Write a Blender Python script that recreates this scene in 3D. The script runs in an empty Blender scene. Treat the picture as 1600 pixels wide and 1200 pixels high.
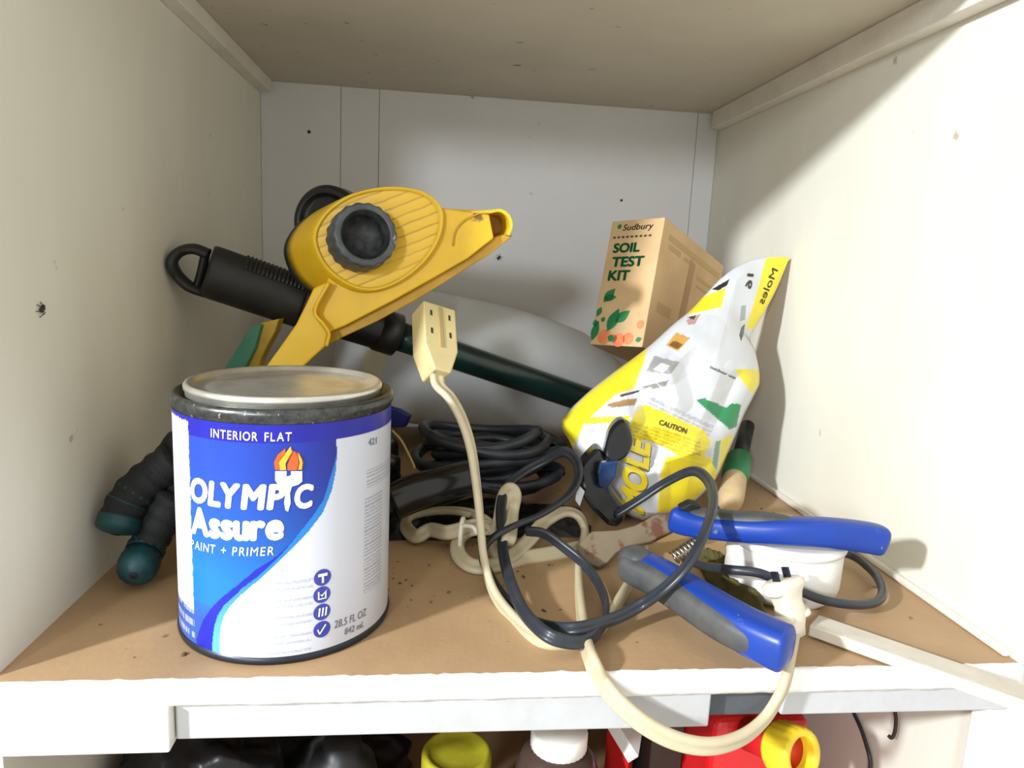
import bpy, bmesh, math, random
from mathutils import Vector, Matrix
from mathutils.bvhtree import BVHTree
from mathutils import noise as mnoise

random.seed(7)
SC = bpy.context.scene
COL = SC.collection
PI = math.pi

# ------------------------------------------------------------------ camera, world, lights, exposure
CAM = Vector((-0.0565, -0.2985, 0.1880))
CR = Vector((0.99360, -0.10180, 0.04820))
CU = Vector((-0.0298, 0.1751, 0.9841))
CF = Vector((0.1086, 0.9793, -0.1710))
CF.normalize(); CR = (CR - CF * CR.dot(CF)).normalized(); CU = CR.cross(CF)
FPX = 1094.4
cd = bpy.data.cameras.new('camera')
cam = bpy.data.objects.new('camera', cd)
COL.objects.link(cam)
cam.matrix_world = Matrix(((CR.x, CU.x, -CF.x, CAM.x), (CR.y, CU.y, -CF.y, CAM.y), (CR.z, CU.z, -CF.z, CAM.z), (0, 0, 0, 1)))
cd.sensor_width = 36.0
cd.lens = FPX * 36.0 / 1600.0
cd.clip_start = 0.01
cd.clip_end = 50
SC.camera = cam

w = bpy.data.worlds.new('room_light')
SC.world = w
w.use_nodes = True
w.node_tree.nodes['Background'].inputs[0].default_value = (1.0, 0.985, 0.92, 1)
w.node_tree.nodes['Background'].inputs[1].default_value = 0.98


def area(name, loc, target, size, power, col):
    l = bpy.data.lights.new(name, 'AREA')
    l.shape = 'DISK'
    l.size = size
    l.energy = power
    l.color = col
    o = bpy.data.objects.new(name, l)
    COL.objects.link(o)
    o.location = loc
    o.rotation_euler = (Vector(target) - Vector(loc)).to_track_quat('-Z', 'Y').to_euler()
    return o


area('side_lamp', (-1.32, -0.90, 0.722), (0.1, 0.1, 0.1), 0.10, 48, (0.89, 0.945, 1.0))
area('front_lamp', (-0.85, -1.90, 0.60), (0.0, 0.3, 0.15), 0.25, 19, (0.86, 0.93, 1.0))

SC.view_settings.view_transform = 'Standard'
SC.view_settings.look = 'None'
SC.view_settings.gamma = 1
SC.view_settings.use_curve_mapping = False
SC.view_settings.exposure = 0.0
SC.cycles.max_bounces = 10
SC.cycles.diffuse_bounces = 6


# ------------------------------------------------------------------ geometry helpers
def ray(px, py):
    return CF + CR * ((px - 800) / FPX) - CU * ((py - 600) / FPX)


def at(px, py, Y):
    d = ray(px, py)
    return CAM + d * ((Y - CAM.y) / d.y)


def atz(px, py, z=0.0):
    d = ray(px, py)
    return CAM + d * ((z - CAM.z) / d.z)


def atx(px, py, x):
    d = ray(px, py)
    return CAM + d * ((x - CAM.x) / d.x)


def lin(c):
    r = []
    for x in c[:3]:
        x = x / 255.0
        r.append(x / 12.92 if x <= 0.04045 else ((x + 0.055) / 1.055) ** 2.4)
    return tuple(r) + (1.0,)


def crom(pts, n=8, closed=False):
    """Catmull-Rom through the points."""
    P = [Vector(p) for p in pts]
    out = []
    m = len(P)
    rng = range(m) if closed else range(m - 1)
    for i in rng:
        if closed:
            p0, p1, p2, p3 = P[(i - 1) % m], P[i], P[(i + 1) % m], P[(i + 2) % m]
        else:
            p1, p2 = P[i], P[i + 1]
            p0 = P[i - 1] if i > 0 else p1 * 2 - p2
            p3 = P[i + 2] if i + 2 < m else p2 * 2 - p1
        for k in range(n):
            t = k / n
            out.append(0.5 * ((2 * p1) + (p2 - p0) * t + (2 * p0 - 5 * p1 + 4 * p2 - p3) * t * t + (3 * p1 - p0 - 3 * p2 + p3) * t ** 3))
    if not closed:
        out.append(P[-1].copy())
    return out


class MB:
    def __init__(self):
        self.v, self.f, self.s, self.c = [], [], [], []

    def add(self, vs, fs, smooth=True, col=None):
        b = len(self.v)
        self.v += [Vector(p) for p in vs]
        self.c += ([col] * len(vs)) if not isinstance(col, list) else col
        self.f += [[b + i for i in f] for f in fs]
        self.s += [smooth] * len(fs)
        return self

    def prism(self, front, off, smooth=False, col=None):
        """polygon (list of 3D points) extruded by the vector off (one vector or one per point)."""
        n = len(front)
        F = [Vector(p) for p in front]
        O = off if isinstance(off, list) else [Vector(off)] * n
        Bk = [F[i] + Vector(O[i]) for i in range(n)]
        fs = [list(range(n)), list(range(2 * n - 1, n - 1, -1))]
        for i in range(n):
            j = (i + 1) % n
            fs.append([i, n + i, n + j, j])
        self.add(F + Bk, fs, smooth, col)
        return self

    def box(self, lo, hi, M=None, col=None):
        x0, y0, z0 = lo
        x1, y1, z1 = hi
        P = [(x0, y0, z0), (x1, y0, z0), (x1, y1, z0), (x0, y1, z0), (x0, y0, z1), (x1, y0, z1), (x1, y1, z1), (x0, y1, z1)]
        P = [(M @ Vector(p)) if M else Vector(p) for p in P]
        self.add(P, [[0, 3, 2, 1], [4, 5, 6, 7], [0, 1, 5, 4], [1, 2, 6, 5], [2, 3, 7, 6], [3, 0, 4, 7]], False, col)
        return self

    def sweep(self, pts, prof, up=None, scale=None, closed=False, cap=True, smooth=True, roll=None):
        """sweep a closed 2D profile along the points; frame by parallel transport or a fixed up."""
        n = len(pts)
        m = len(prof)
        T = []
        for i in range(n):
            a = pts[(i - 1) % n] if (closed or i > 0) else pts[i]
            b = pts[(i + 1) % n] if (closed or i < n - 1) else pts[i]
            d = (b - a)
            T.append(d.normalized() if d.length > 1e-9 else Vector((0, 0, 1)))
        vs = []
        N = None
        for i in range(n):
            t = T[i]
            if up is not None:
                N = Vector(up) - t * Vector(up).dot(t)
                if N.length < 1e-5:
                    N = t.orthogonal()
                N.normalize()
            else:
                if N is None:
                    N = Vector((0, 0, 1)) - t * t.z
                    if N.length < 0.1:
                        N = Vector((0, 1, 0)) - t * t.y
                    N.normalize()
                else:
                    N = N - t * N.dot(t)
                    N.normalize()
            Bn = t.cross(N)
            k = 1.0 if scale is None else scale(i / (n - 1.0))
            kx, ky = k if isinstance(k, tuple) else (k, k)
            a = roll(i / (n - 1.0)) if roll else 0.0
            ca, sa = math.cos(a), math.sin(a)
            for (x, y) in prof:
                x, y = x * kx, y * ky
                vs.append(pts[i] + Bn * (x * ca - y * sa) + N * (x * sa + y * ca))
        fs = []
        for i in range(n if closed else n - 1):
            for j in range(m):
                a, b = i * m + j, i * m + (j + 1) % m
                c, d = ((i + 1) % n) * m + (j + 1) % m, ((i + 1) % n) * m + j
                fs.append([a, b, c, d])
        if cap and not closed:
            fs.append(list(range(m))[::-1])
            fs.append([(n - 1) * m + j for j in range(m)])
        self.add(vs, fs, smooth)
        return self

    def tube(self, pts, r, n=10, closed=False, scale=None):
        return self.sweep(pts, [(r * math.cos(2 * PI * k / n), r * math.sin(2 * PI * k / n)) for k in range(n)], closed=closed, scale=scale)

    def lathe(self, prof, M=None, n=48, rfun=None, smooth=True, capa=True, capb=True):
        """prof: (radius, height) list, revolved about local z."""
        vs = []
        for (r, h) in prof:
            for k in range(n):
                a = 2 * PI * k / n
                rr = r * (rfun(a, h) if rfun else 1)
                p = Vector((rr * math.cos(a), rr * math.sin(a), h))
                vs.append(M @ p if M else p)
        fs = []
        for i in range(len(prof) - 1):
            for k in range(n):
                fs.append([i * n + k, i * n + (k + 1) % n, (i + 1) * n + (k + 1) % n, (i + 1) * n + k])
        if capa:
            fs.append(list(range(n))[::-1])
        if capb:
            fs.append([(len(prof) - 1) * n + k for k in range(n)])
        self.add(vs, fs, smooth)
        return self

    def blob(self, c, rad, M=None, nu=24, nv=16, noise=0.0, nscale=20.0, seed=0.0, e=1.0):
        vs, fs = [], []
        c = Vector(c)
        for i in range(nv + 1):
            th = PI * i / nv
            for k in range(nu):
                ph = 2 * PI * k / nu
                d = Vector((math.sin(th) * math.cos(ph), math.sin(th) * math.sin(ph), math.cos(th)))
                d = Vector([math.copysign(abs(q) ** e, q) for q in d])
                p = Vector((d.x * rad[0], d.y * rad[1], d.z * rad[2]))
                if noise:
                    q = d * nscale + Vector((seed, seed, seed))
                    p *= 1 + noise * (mnoise.noise(q) + 0.5 * abs(mnoise.noise(q * 2.3)))
                if M:
                    p = M.to_3x3() @ p
                vs.append(c + p)
        for i in range(nv):
            for k in range(nu):
                fs.append([i * nu + k, (i + 1) * nu + k, (i + 1) * nu + (k + 1) % nu, i * nu + (k + 1) % nu])
        self.add(vs, fs, True)
        return self

    def build(self, name, m, parent=None, bevel=0.0, seg=2, kind=None):
        me = bpy.data.meshes.new(name)
        me.from_pydata([tuple(p) for p in self.v], [], self.f)
        me.polygons.foreach_set('use_smooth', self.s)
        if any(c is not None for c in self.c):
            ca = me.color_attributes.new('print', 'FLOAT_COLOR', 'POINT')
            flat = []
            for c in self.c:
                flat += list(c) if c is not None else [1, 1, 1, 1]
            ca.data.foreach_set('color', flat)
        for mm in (m if isinstance(m, (list, tuple)) else [m]):
            me.materials.append(mm)
        me.update()
        bm = bmesh.new()
        bm.from_mesh(me)
        bmesh.ops.remove_doubles(bm, verts=bm.verts, dist=1e-7)
        bmesh.ops.recalc_face_normals(bm, faces=bm.faces)
        bm.to_mesh(me)
        bm.free()
        o = bpy.data.objects.new(name, me)
        COL.objects.link(o)
        if parent is not None:
            o.parent = parent
            o.matrix_parent_inverse = Matrix.Translation(-root_world(parent))
        if bevel:
            b = o.modifiers.new('bevel', 'BEVEL')
            b.width = bevel
            b.segments = seg
            b.limit_method = 'ANGLE'
            b.angle_limit = math.radians(35)
        if kind:
            o['kind'] = kind
        return o


def root_world(o):
    return Vector(o.location) if o.type == 'EMPTY' else Vector((0, 0, 0))


def thing(name, loc, label, cat, group=None):
    o = bpy.data.objects.new(name, None)
    o.empty_display_size = 0.02
    COL.objects.link(o)
    o.location = loc
    o['label'] = label
    o['category'] = cat
    if group:
        o['group'] = group
    return o


def tag(o, label, cat, group=None):
    o['label'] = label
    o['category'] = cat
    if group:
        o['group'] = group
    return o


def struct(o):
    o['kind'] = 'structure'
    return o


# ------------------------------------------------------------------ materials
def mat(name, col, rough=0.5, metal=0.0, var=0.0, vs=30.0, vcol=None, bump=0.0, bs=200.0, spec=0.5, attr=False, spots=None, trans=0.0, stretch=None, coat=0.0):
    m = bpy.data.materials.new(name)
    m.use_nodes = True
    nt = m.node_tree
    nd, lk = nt.nodes, nt.links
    p = nd['Principled BSDF']
    p.inputs['Roughness'].default_value = rough
    p.inputs['Metallic'].default_value = metal
    p.inputs['Specular IOR Level'].default_value = spec
    if coat:
        p.inputs['Coat Weight'].default_value = coat
        p.inputs['Coat Roughness'].default_value = 0.1
    if trans:
        p.inputs['Transmission Weight'].default_value = trans
    tc = nd.new('ShaderNodeTexCoord')
    vec = tc.outputs['Object']
    if stretch:
        mp = nd.new('ShaderNodeMapping')
        mp.inputs['Scale'].default_value = stretch
        lk.new(vec, mp.inputs['Vector'])
        vec = mp.outputs['Vector']
    if attr:
        a = nd.new('ShaderNodeAttribute')
        a.attribute_name = 'print'
        src = a.outputs['Color']
    else:
        rgb = nd.new('ShaderNodeRGB')
        rgb.outputs[0].default_value = lin(col)
        src = rgb.outputs[0]
    if var:
        n = nd.new('ShaderNodeTexNoise')
        n.inputs['Scale'].default_value = vs
        n.inputs['Detail'].default_value = 6
        n.inputs['Roughness'].default_value = 0.6
        lk.new(vec, n.inputs['Vector'])
        r = nd.new('ShaderNodeMapRange')
        r.inputs['From Min'].default_value = 0.35
        r.inputs['From Max'].default_value = 0.7
        r.inputs['To Min'].default_value = 0.0
        r.inputs['To Max'].default_value = var
        lk.new(n.outputs['Fac'], r.inputs['Value'])
        mx = nd.new('ShaderNodeMix')
        mx.data_type = 'RGBA'
        lk.new(r.outputs['Result'], mx.inputs['Factor'])
        lk.new(src, mx.inputs['A'])
        mx.inputs['B'].default_value = lin(vcol if vcol else [c * 0.5 for c in (col or (60, 60, 60))])
        src = mx.outputs['Result']
    if spots:
        scol, ssc, thr = spots
        n = nd.new('ShaderNodeTexNoise')
        n.inputs['Scale'].default_value = ssc
        n.inputs['Detail'].default_value = 3
        lk.new(tc.outputs['Object'], n.inputs['Vector'])
        r = nd.new('ShaderNodeMapRange')
        r.inputs['From Min'].default_value = thr
        r.inputs['From Max'].default_value = thr + 0.05
        lk.new(n.outputs['Fac'], r.inputs['Value'])
        mx = nd.new('ShaderNodeMix')
        mx.data_type = 'RGBA'
        lk.new(r.outputs['Result'], mx.inputs['Factor'])
        lk.new(src, mx.inputs['A'])
        mx.inputs['B'].default_value = lin(scol)
        src = mx.outputs['Result']
    lk.new(src, p.inputs['Base Color'])
    if bump:
        n = nd.new('ShaderNodeTexNoise')
        n.inputs['Scale'].default_value = bs
        n.inputs['Detail'].default_value = 4
        lk.new(vec, n.inputs['Vector'])
        b = nd.new('ShaderNodeBump')
        b.inputs['Strength'].default_value = bump
        b.inputs['Distance'].default_value = 0.001
        lk.new(n.outputs['Fac'], b.inputs['Height'])
        lk.new(b.outputs['Normal'], p.inputs['Normal'])
    return m


M = {}
M['wall'] = mat('painted_wall', (226, 223, 209), 0.55, var=0.35, vs=9, vcol=(200, 192, 174), bump=0.12, bs=160, spots=((186, 172, 150), 60, 0.735), stretch=(1, 1, 0.35))
M['wall_back'] = mat('painted_back_board', (218, 217, 216), 0.5, var=0.3, vs=8, vcol=(196, 193, 188), bump=0.1, bs=140, spots=((168, 158, 142), 64, 0.735))
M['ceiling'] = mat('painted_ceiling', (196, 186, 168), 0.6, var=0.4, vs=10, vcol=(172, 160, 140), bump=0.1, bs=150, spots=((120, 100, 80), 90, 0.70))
M['trim'] = mat('painted_trim', (226, 220, 208), 0.5, var=0.4, vs=25, vcol=(190, 178, 158), bump=0.25, bs=220, spots=((150, 128, 100), 90, 0.735))
M['white_edge'] = mat('thick_white_paint', (240, 238, 232), 0.4, var=0.25, vs=60, vcol=(222, 214, 190), bump=0.5, bs=130, spots=((150, 132, 100), 150, 0.73))
M['lath'] = mat('dirty_white_lath', (206, 198, 182), 0.55, var=0.5, vs=40, vcol=(176, 164, 142), bump=0.3, bs=160)
M['cleat'] = mat('grey_white_paint', (186, 186, 187), 0.5, var=0.4, vs=50, vcol=(172, 168, 160), bump=0.2, bs=150)
M['shade_board'] = mat('dark_shade_board', (82, 86, 90), 0.7, var=0.3, vs=60)
M['shelf'] = mat('brown_hardboard', (177, 145, 108), 0.6, var=0.6, vs=14, vcol=(148, 118, 84), bump=0.15, bs=250, spots=((120, 92, 62), 75, 0.70))
M['tin'] = mat('tinplate', (232, 229, 218), 0.32, metal=0.85, var=0.35, vs=60, vcol=(140, 132, 108), bump=0.05, bs=150)
M['tin_dark'] = mat('grey_tin_rim', (92, 94, 92), 0.32, metal=0.75, var=0.75, vs=260, vcol=(40, 38, 36), spots=((170, 162, 154), 420, 0.66))
M['tin_base'] = mat('dark_tin_base', (52, 56, 66), 0.35, metal=0.6, var=0.3, vs=120)
M['label'] = mat('printed_paper', None, 0.28, attr=True, spec=0.5)
M['ink_white'] = mat('white_ink', (238, 238, 240), 0.35)
M['ink_grey'] = mat('grey_ink', (120, 124, 140), 0.4)
M['ink_navy'] = mat('navy_ink', (56, 64, 160), 0.35)
M['ink_orange'] = mat('orange_ink', (236, 92, 40), 0.35)
M['ink_amber'] = mat('amber_ink', (248, 178, 48), 0.35)
M['ink_red'] = mat('brown_orange_ink', (190, 96, 30), 0.35)
M['yellow'] = mat('dusty_yellow_plastic', (226, 182, 28), 0.42, var=0.45, vs=35, vcol=(196, 150, 24), bump=0.05, bs=120, spots=((120, 92, 24), 48, 0.70))
M['yellow_dark'] = mat('shaded_yellow_plastic', (196, 150, 26), 0.5, var=0.5, vs=40, vcol=(140, 104, 20))  # darker copy of the yellow: the lower flange's shading is in its colour
M['black'] = mat('black_plastic', (24, 25, 26), 0.42, var=0.3, vs=60, vcol=(50, 50, 48))
M['black_gloss'] = mat('glossy_black_plastic', (18, 19, 21), 0.18, var=0.2, vs=60, vcol=(40, 40, 40))
M['rubber'] = mat('black_rubber_grip', (28, 29, 29), 0.5, var=0.4, vs=80, vcol=(52, 52, 50))
M['blackbag'] = mat('black_plastic_film', (16, 17, 19), 0.3, var=0.3, vs=30, vcol=(34, 36, 40), bump=0.6, bs=60)
M['green_pole'] = mat('dark_green_metal', (16, 44, 42), 0.26, var=0.3, vs=50, vcol=(10, 22, 22))
M['grey_knob'] = mat('dusty_grey_plastic', (84, 88, 90), 0.5, var=0.8, vs=70, vcol=(46, 50, 52), spots=((150, 152, 150), 110, 0.66))
M['void'] = mat('dark_bore', (18, 18, 19), 0.6, var=0.8, vs=160, vcol=(70, 70, 70))
M['beige'] = mat('beige_vinyl', (198, 185, 154), 0.42, var=0.35, vs=50, vcol=(164, 148, 114))
M['block'] = mat('aged_beige_plastic', (206, 188, 138), 0.45, var=0.4, vs=45, vcol=(184, 170, 110), spots=((140, 128, 80), 110, 0.70))
M['slot'] = mat('slot_shadowed_brass', (52, 42, 28), 0.6)
M['blackcord'] = mat('charcoal_vinyl', (40, 43, 50), 0.36, var=0.4, vs=80, vcol=(60, 64, 72))
M['jug'] = mat('milky_plastic', (205, 207, 208), 0.38, var=0.35, vs=18, vcol=(176, 178, 176), bump=0.12, bs=40)
M['jug'].node_tree.nodes['Principled BSDF'].inputs['Subsurface Weight'].default_value = 0.25
M['jug'].node_tree.nodes['Principled BSDF'].inputs['Subsurface Radius'].default_value = (0.01, 0.01, 0.01)
M['cream'] = mat('cream_plastic', (206, 200, 174), 0.5, var=0.4, vs=60, vcol=(180, 170, 138))
M['kraft'] = mat('kraft_card', (206, 172, 126), 0.65, var=0.45, vs=28, vcol=(180, 142, 96), bump=0.08, bs=300)
M['kraft_print'] = mat('printed_kraft', None, 0.6, attr=True)
M['ink_green'] = mat('green_ink', (30, 118, 66), 0.55)
M['ink_dark'] = mat('dark_ink', (56, 52, 44), 0.55)
M['bag'] = mat('printed_plastic_film', None, 0.24, attr=True, bump=0.25, bs=45, coat=0.3)
M['blue'] = mat('blue_plastic', (16, 58, 150), 0.36, var=0.4, vs=60, vcol=(28, 52, 118), spots=((110, 110, 112), 130, 0.70))
M['grip'] = mat('grey_black_grip', (58, 60, 62), 0.55, var=0.7, vs=50, vcol=(98, 96, 92), spots=((120, 104, 76), 110, 0.70))
M['steel'] = mat('spring_steel', (190, 184, 168), 0.3, metal=1.0, var=0.3, vs=200)
M['rust'] = mat('rusty_steel', (124, 110, 90), 0.6, metal=0.25, var=0.5, vs=60, vcol=(112, 96, 74), spots=((104, 66, 48), 60, 0.58), bump=0.2, bs=180)
M['white_plastic'] = mat('white_plastic', (236, 233, 226), 0.38, var=0.25, vs=40, vcol=(220, 212, 196))
M['plug'] = mat('ivory_plug_plastic', (228, 220, 200), 0.4, var=0.25, vs=60, vcol=(206, 194, 166))
M['glove'] = mat('black_knit', (26, 28, 30), 0.75, var=0.4, vs=200, bump=0.6, bs=500)
M['teal'] = mat('teal_rubber', (12, 70, 76), 0.5, var=0.6, vs=70, vcol=(14, 40, 44), bump=0.3, bs=260)
M['tealcard'] = mat('teal_card', (70, 142, 122), 0.5, var=0.5, vs=60, vcol=(50, 110, 96))
M['yellowcard'] = mat('mustard_card', (186, 156, 30), 0.5, var=0.5, vs=60, vcol=(150, 120, 24))
M['olive'] = mat('olive_cloth', (96, 88, 40), 0.85, var=0.7, vs=60, vcol=(62, 58, 30), bump=0.6, bs=300)
M['green'] = mat('green_plastic', (20, 110, 62), 0.4, var=0.3, vs=60)
M['wood'] = mat('pale_cork', (196, 172, 132), 0.7, var=0.5, vs=70, vcol=(166, 138, 100))
M['bluelabel'] = mat('blue_gloss_label', (38, 62, 104), 0.12, var=0.6, vs=90, vcol=(14, 22, 40))
M['straw'] = mat('dry_straw', (150, 132, 70), 0.7)
M['soil'] = mat('dry_dirt', (118, 98, 68), 0.9, var=0.6, vs=150)
M['limelid'] = mat('dusty_lime_lid', (168, 160, 34), 0.5, var=0.6, vs=90, vcol=(132, 124, 32), bump=0.1, bs=200)
M['brown'] = mat('brown_bottle', (74, 58, 52), 0.25, var=0.3, vs=30, vcol=(52, 42, 38))
M['red'] = mat('red_plastic', (206, 30, 34), 0.35, var=0.3, vs=30, vcol=(160, 24, 26))
M['yellowring'] = mat('bright_yellow_plastic', (246, 214, 50), 0.4, var=0.2, vs=50, vcol=(226, 186, 40))
M['darkbox'] = mat('dark_grey_card', (62, 58, 50), 0.7, var=0.4, vs=30)
M['insect'] = mat('insect_brown', (48, 42, 38), 0.7)
M['nailhole'] = mat('rusty_nail', (60, 44, 34), 0.7, metal=0.4)

# yellow plate with slanting moulded ribs
mr = mat('ribbed_yellow_plastic', (222, 176, 30), 0.45)
nt = mr.node_tree
p = nt.nodes['Principled BSDF']
tc = nt.nodes.new('ShaderNodeTexCoord')
mp = nt.nodes.new('ShaderNodeMapping')
mp.inputs['Rotation'].default_value = (0, math.radians(24), 0)
nt.links.new(tc.outputs['Object'], mp.inputs['Vector'])
wv = nt.nodes.new('ShaderNodeTexWave')
wv.bands_direction = 'Z'
wv.inputs['Scale'].default_value = 50
wv.inputs['Distortion'].default_value = 0.9
wv.inputs['Detail'].default_value = 3
wv.inputs['Detail Scale'].default_value = 3
nt.links.new(mp.outputs['Vector'], wv.inputs['Vector'])
mrg = nt.nodes.new('ShaderNodeMapRange')
mrg.inputs['From Min'].default_value = 0.84
mrg.inputs['From Max'].default_value = 1.0
mrg.inputs['To Max'].default_value = 1.1
nt.links.new(wv.outputs['Fac'], mrg.inputs['Value'])
nz = nt.nodes.new('ShaderNodeTexNoise')
nz.inputs['Scale'].default_value = 40
nt.links.new(tc.outputs['Object'], nz.inputs['Vector'])
mul = nt.nodes.new('ShaderNodeMath')
mul.operation = 'MULTIPLY'
nt.links.new(mrg.outputs['Result'], mul.inputs[0])
nt.links.new(nz.outputs['Fac'], mul.inputs[1])
mx = nt.nodes.new('ShaderNodeMix')
mx.data_type = 'RGBA'
mx.inputs['A'].default_value = lin((226, 180, 34))
mx.inputs['B'].default_value = lin((150, 104, 20))
nt.links.new(mul.outputs['Value'], mx.inputs['Factor'])
nt.links.new(mx.outputs['Result'], p.inputs['Base Color'])
bmp = nt.nodes.new('ShaderNodeBump')
bmp.inputs['Strength'].default_value = 0.1
bmp.inputs['Distance'].default_value = 0.001
bmp.invert = True
nt.links.new(wv.outputs['Fac'], bmp.inputs['Height'])
nt.links.new(bmp.outputs['Normal'], p.inputs['Normal'])
M['yellow_ribs'] = mr

# ------------------------------------------------------------------ the cabinet
HW, D, H = 0.2425, 0.4775, 0.3575
YF = 0.055          # front edge of the board above
TH = 0.018
struct(MB().box((-HW - TH, 0.0, -0.40), (-HW, D + TH, 0.46)).build('wall_left', M['wall']))
struct(MB().box((HW, 0.0, -0.40), (HW + TH, D + TH, 0.46)).build('wall_right', M['wall']))
wb = struct(MB().box((-HW - TH, D + 0.004, -0.40), (HW + TH, D + TH, 0.46)).build('wall_back', M['wall_back']))
edges = [-HW, -0.1622, -0.1230, 0.2188, HW]
for i in range(4):
    y = D + (0.0, 0.0006, 0.0002, 0.0)[i]
    MB().box((edges[i] + 0.0002, y, 0.0), (edges[i + 1] - 0.0002, D + 0.006, H)).build('plank', M['wall_back'], wb, bevel=0.0004, seg=1)
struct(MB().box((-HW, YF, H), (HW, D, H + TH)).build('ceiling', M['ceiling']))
# cleats carrying the board above
struct(MB().box((-HW, YF, H - 0.0125), (-HW + 0.0125, D - 0.006, H)).build('trim_1', M['trim'], bevel=0.001))
struct(MB().box((HW - 0.0125, YF, H - 0.0185), (HW, D - 0.012, H)).build('trim_2', M['trim'], bevel=0.001))
# the shelf
struct(MB().prism([Vector((-HW, -0.0052, 0)), Vector((HW, -0.0022, 0)), Vector((HW, D, 0)), Vector((-HW, D, 0))], (0, 0, -0.0105)).build('floor', M['shelf']))
# thick irregular paint along the front edge
mb = MB()
n = 150
vs, fs = [], []
prof = [(-0.0008, 0.0001), (-0.0020, 0.0004), (-0.0034, -0.0002), (-0.0040, -0.0020), (-0.0040, -0.0090), (-0.0032, -0.0116), (0.002, -0.0122), (0.012, -0.0122)]
for i in range(n + 1):
    x = -HW + 2 * HW * i / n
    for k, (y, z) in enumerate(prof):
        a = mnoise.noise(Vector((x * 90, k * 3.1, 0)))
        b = mnoise.noise(Vector((x * 260, k * 7.7, 4)))
        y = y - 0.0032 + 0.0030 * (x + HW) / (2 * HW)
        vs.append((x, y + (0.0008 * a + 0.0006 * b if k == 0 else 0.0003 * a), z + 0.0003 * b - (0.0006 * abs(a) if 4 <= k <= 5 else 0)))
m = len(prof)
for i in range(n):
    for k in range(m - 1):
        fs.append([i * m + k, (i + 1) * m + k, (i + 1) * m + k + 1, i * m + k + 1])
struct(mb.add(vs, fs, True).build('trim_3', M['white_edge']))
# cleat boards under the front edge with a made-up gap standing in for shade
x1 = at(275, 1150, 0).x
struct(MB().box((-HW, -0.0078, -0.0335), (x1, 0.014, -0.0122)).build('trim_4', M['white_edge'], bevel=0.0012))
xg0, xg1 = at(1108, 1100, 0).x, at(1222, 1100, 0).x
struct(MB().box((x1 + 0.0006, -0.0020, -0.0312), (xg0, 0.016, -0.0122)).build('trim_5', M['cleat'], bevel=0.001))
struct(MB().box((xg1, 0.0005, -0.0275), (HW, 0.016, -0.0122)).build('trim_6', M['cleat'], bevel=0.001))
struct(MB().box((xg0 + 0.0003, 0.0055, -0.0300), (xg1 - 0.0003, 0.0160, -0.0122)).build('trim_7', M['shade_board']))  # dark board added in place of a shadow on the cleat
# strip at the foot of the right wall
mb = MB()
mb.box((HW - 0.0045, 0.004, 0.0), (HW, D - 0.10, 0.0045))
struct(mb.build('baseboard_right', M['trim'], bevel=0.0015))
# lower compartment: floor and frame post
struct(MB().box((-HW, 0.0, -0.24), (HW, D, -0.225)).build('floor', M['shelf']))
struct(MB().box((0.2325, -0.004, -0.225), (HW + 0.02, 0.012, -0.0275)).build('trim_8', M['white_edge'], bevel=0.001))

# ------------------------------------------------------------------ text helper
def glyphs(body, shear):
    cu = bpy.data.curves.new('lettering', 'FONT')
    cu.body = body
    cu.shear = shear
    cu.resolution_u = 4
    ob = bpy.data.objects.new('lettering', cu)
    COL.objects.link(ob)
    dg = bpy.context.evaluated_depsgraph_get()
    me = bpy.data.meshes.new_from_object(ob.evaluated_get(dg))
    bm = bmesh.new()
    bm.from_mesh(me)
    bmesh.ops.triangulate(bm, faces=bm.faces)
    bm.verts.index_update()
    V = [(v.co.x, v.co.y) for v in bm.verts]
    F = [[v.index for v in f.verts] for f in bm.faces]
    bm.free()
    bpy.data.objects.remove(ob)
    bpy.data.curves.remove(cu)
    bpy.data.meshes.remove(me)
    return V, F


def text2d(s, bold=0.0, shear=0.0, spacing=1.0):
    """outline mesh of a string with strokes thickened by bold (in em), scaled so that its bounding box is the unit square."""
    V, F = glyphs(s, shear)
    if spacing != 1.0:
        V, F = [], []
        x = 0.0
        for ch in s:
            if ch == ' ':
                x += 0.34 * spacing
                continue
            v, f = glyphs(ch, shear)
            x0, x1 = min(q[0] for q in v), max(q[0] for q in v)
            b = len(V)
            V += [(q[0] - x0 + x, q[1]) for q in v]
            F += [[i + b for i in t] for t in f]
            x += (x1 - x0) + 0.14 * spacing - 0.03
    if bold:
        V0, F0 = V, F
        V, F = list(V0), list(F0)
        for k in range(8):
            dx, dy = bold * math.cos(k * PI / 4), 0.8 * bold * math.sin(k * PI / 4)
            b = len(V)
            V += [(q[0] + dx, q[1] + dy) for q in V0]
            F += [[i + b for i in t] for t in F0]
    x0, x1 = min(v[0] for v in V), max(v[0] for v in V)
    y0, y1 = min(v[1] for v in V), max(v[1] for v in V)
    return [((v[0] - x0) / (x1 - x0), (v[1] - y0) / (y1 - y0)) for v in V], F


def inpoly(x, y, P):
    if x < min(q[0] for q in P) or x > max(q[0] for q in P):
        return False
    c = False
    j = len(P) - 1
    for i in range(len(P)):
        xi, yi = P[i]
        xj, yj = P[j]
        if (yi > y) != (yj > y) and x < (xj - xi) * (y - yi) / (yj - yi) + xi:
            c = not c
        j = i
    return c


def mixc(a, b, t):
    t = max(0.0, min(1.0, t))
    return tuple(a[i] * (1 - t) + b[i] * t for i in range(4))


def interp(tab, x):
    if x <= tab[0][0]:
        return tab[0][1]
    for (a, b), (c, d) in zip(tab, tab[1:]):
        if x <= c:
            return b + (d - b) * (x - a) / (c - a)
    return tab[-1][1]


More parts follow.
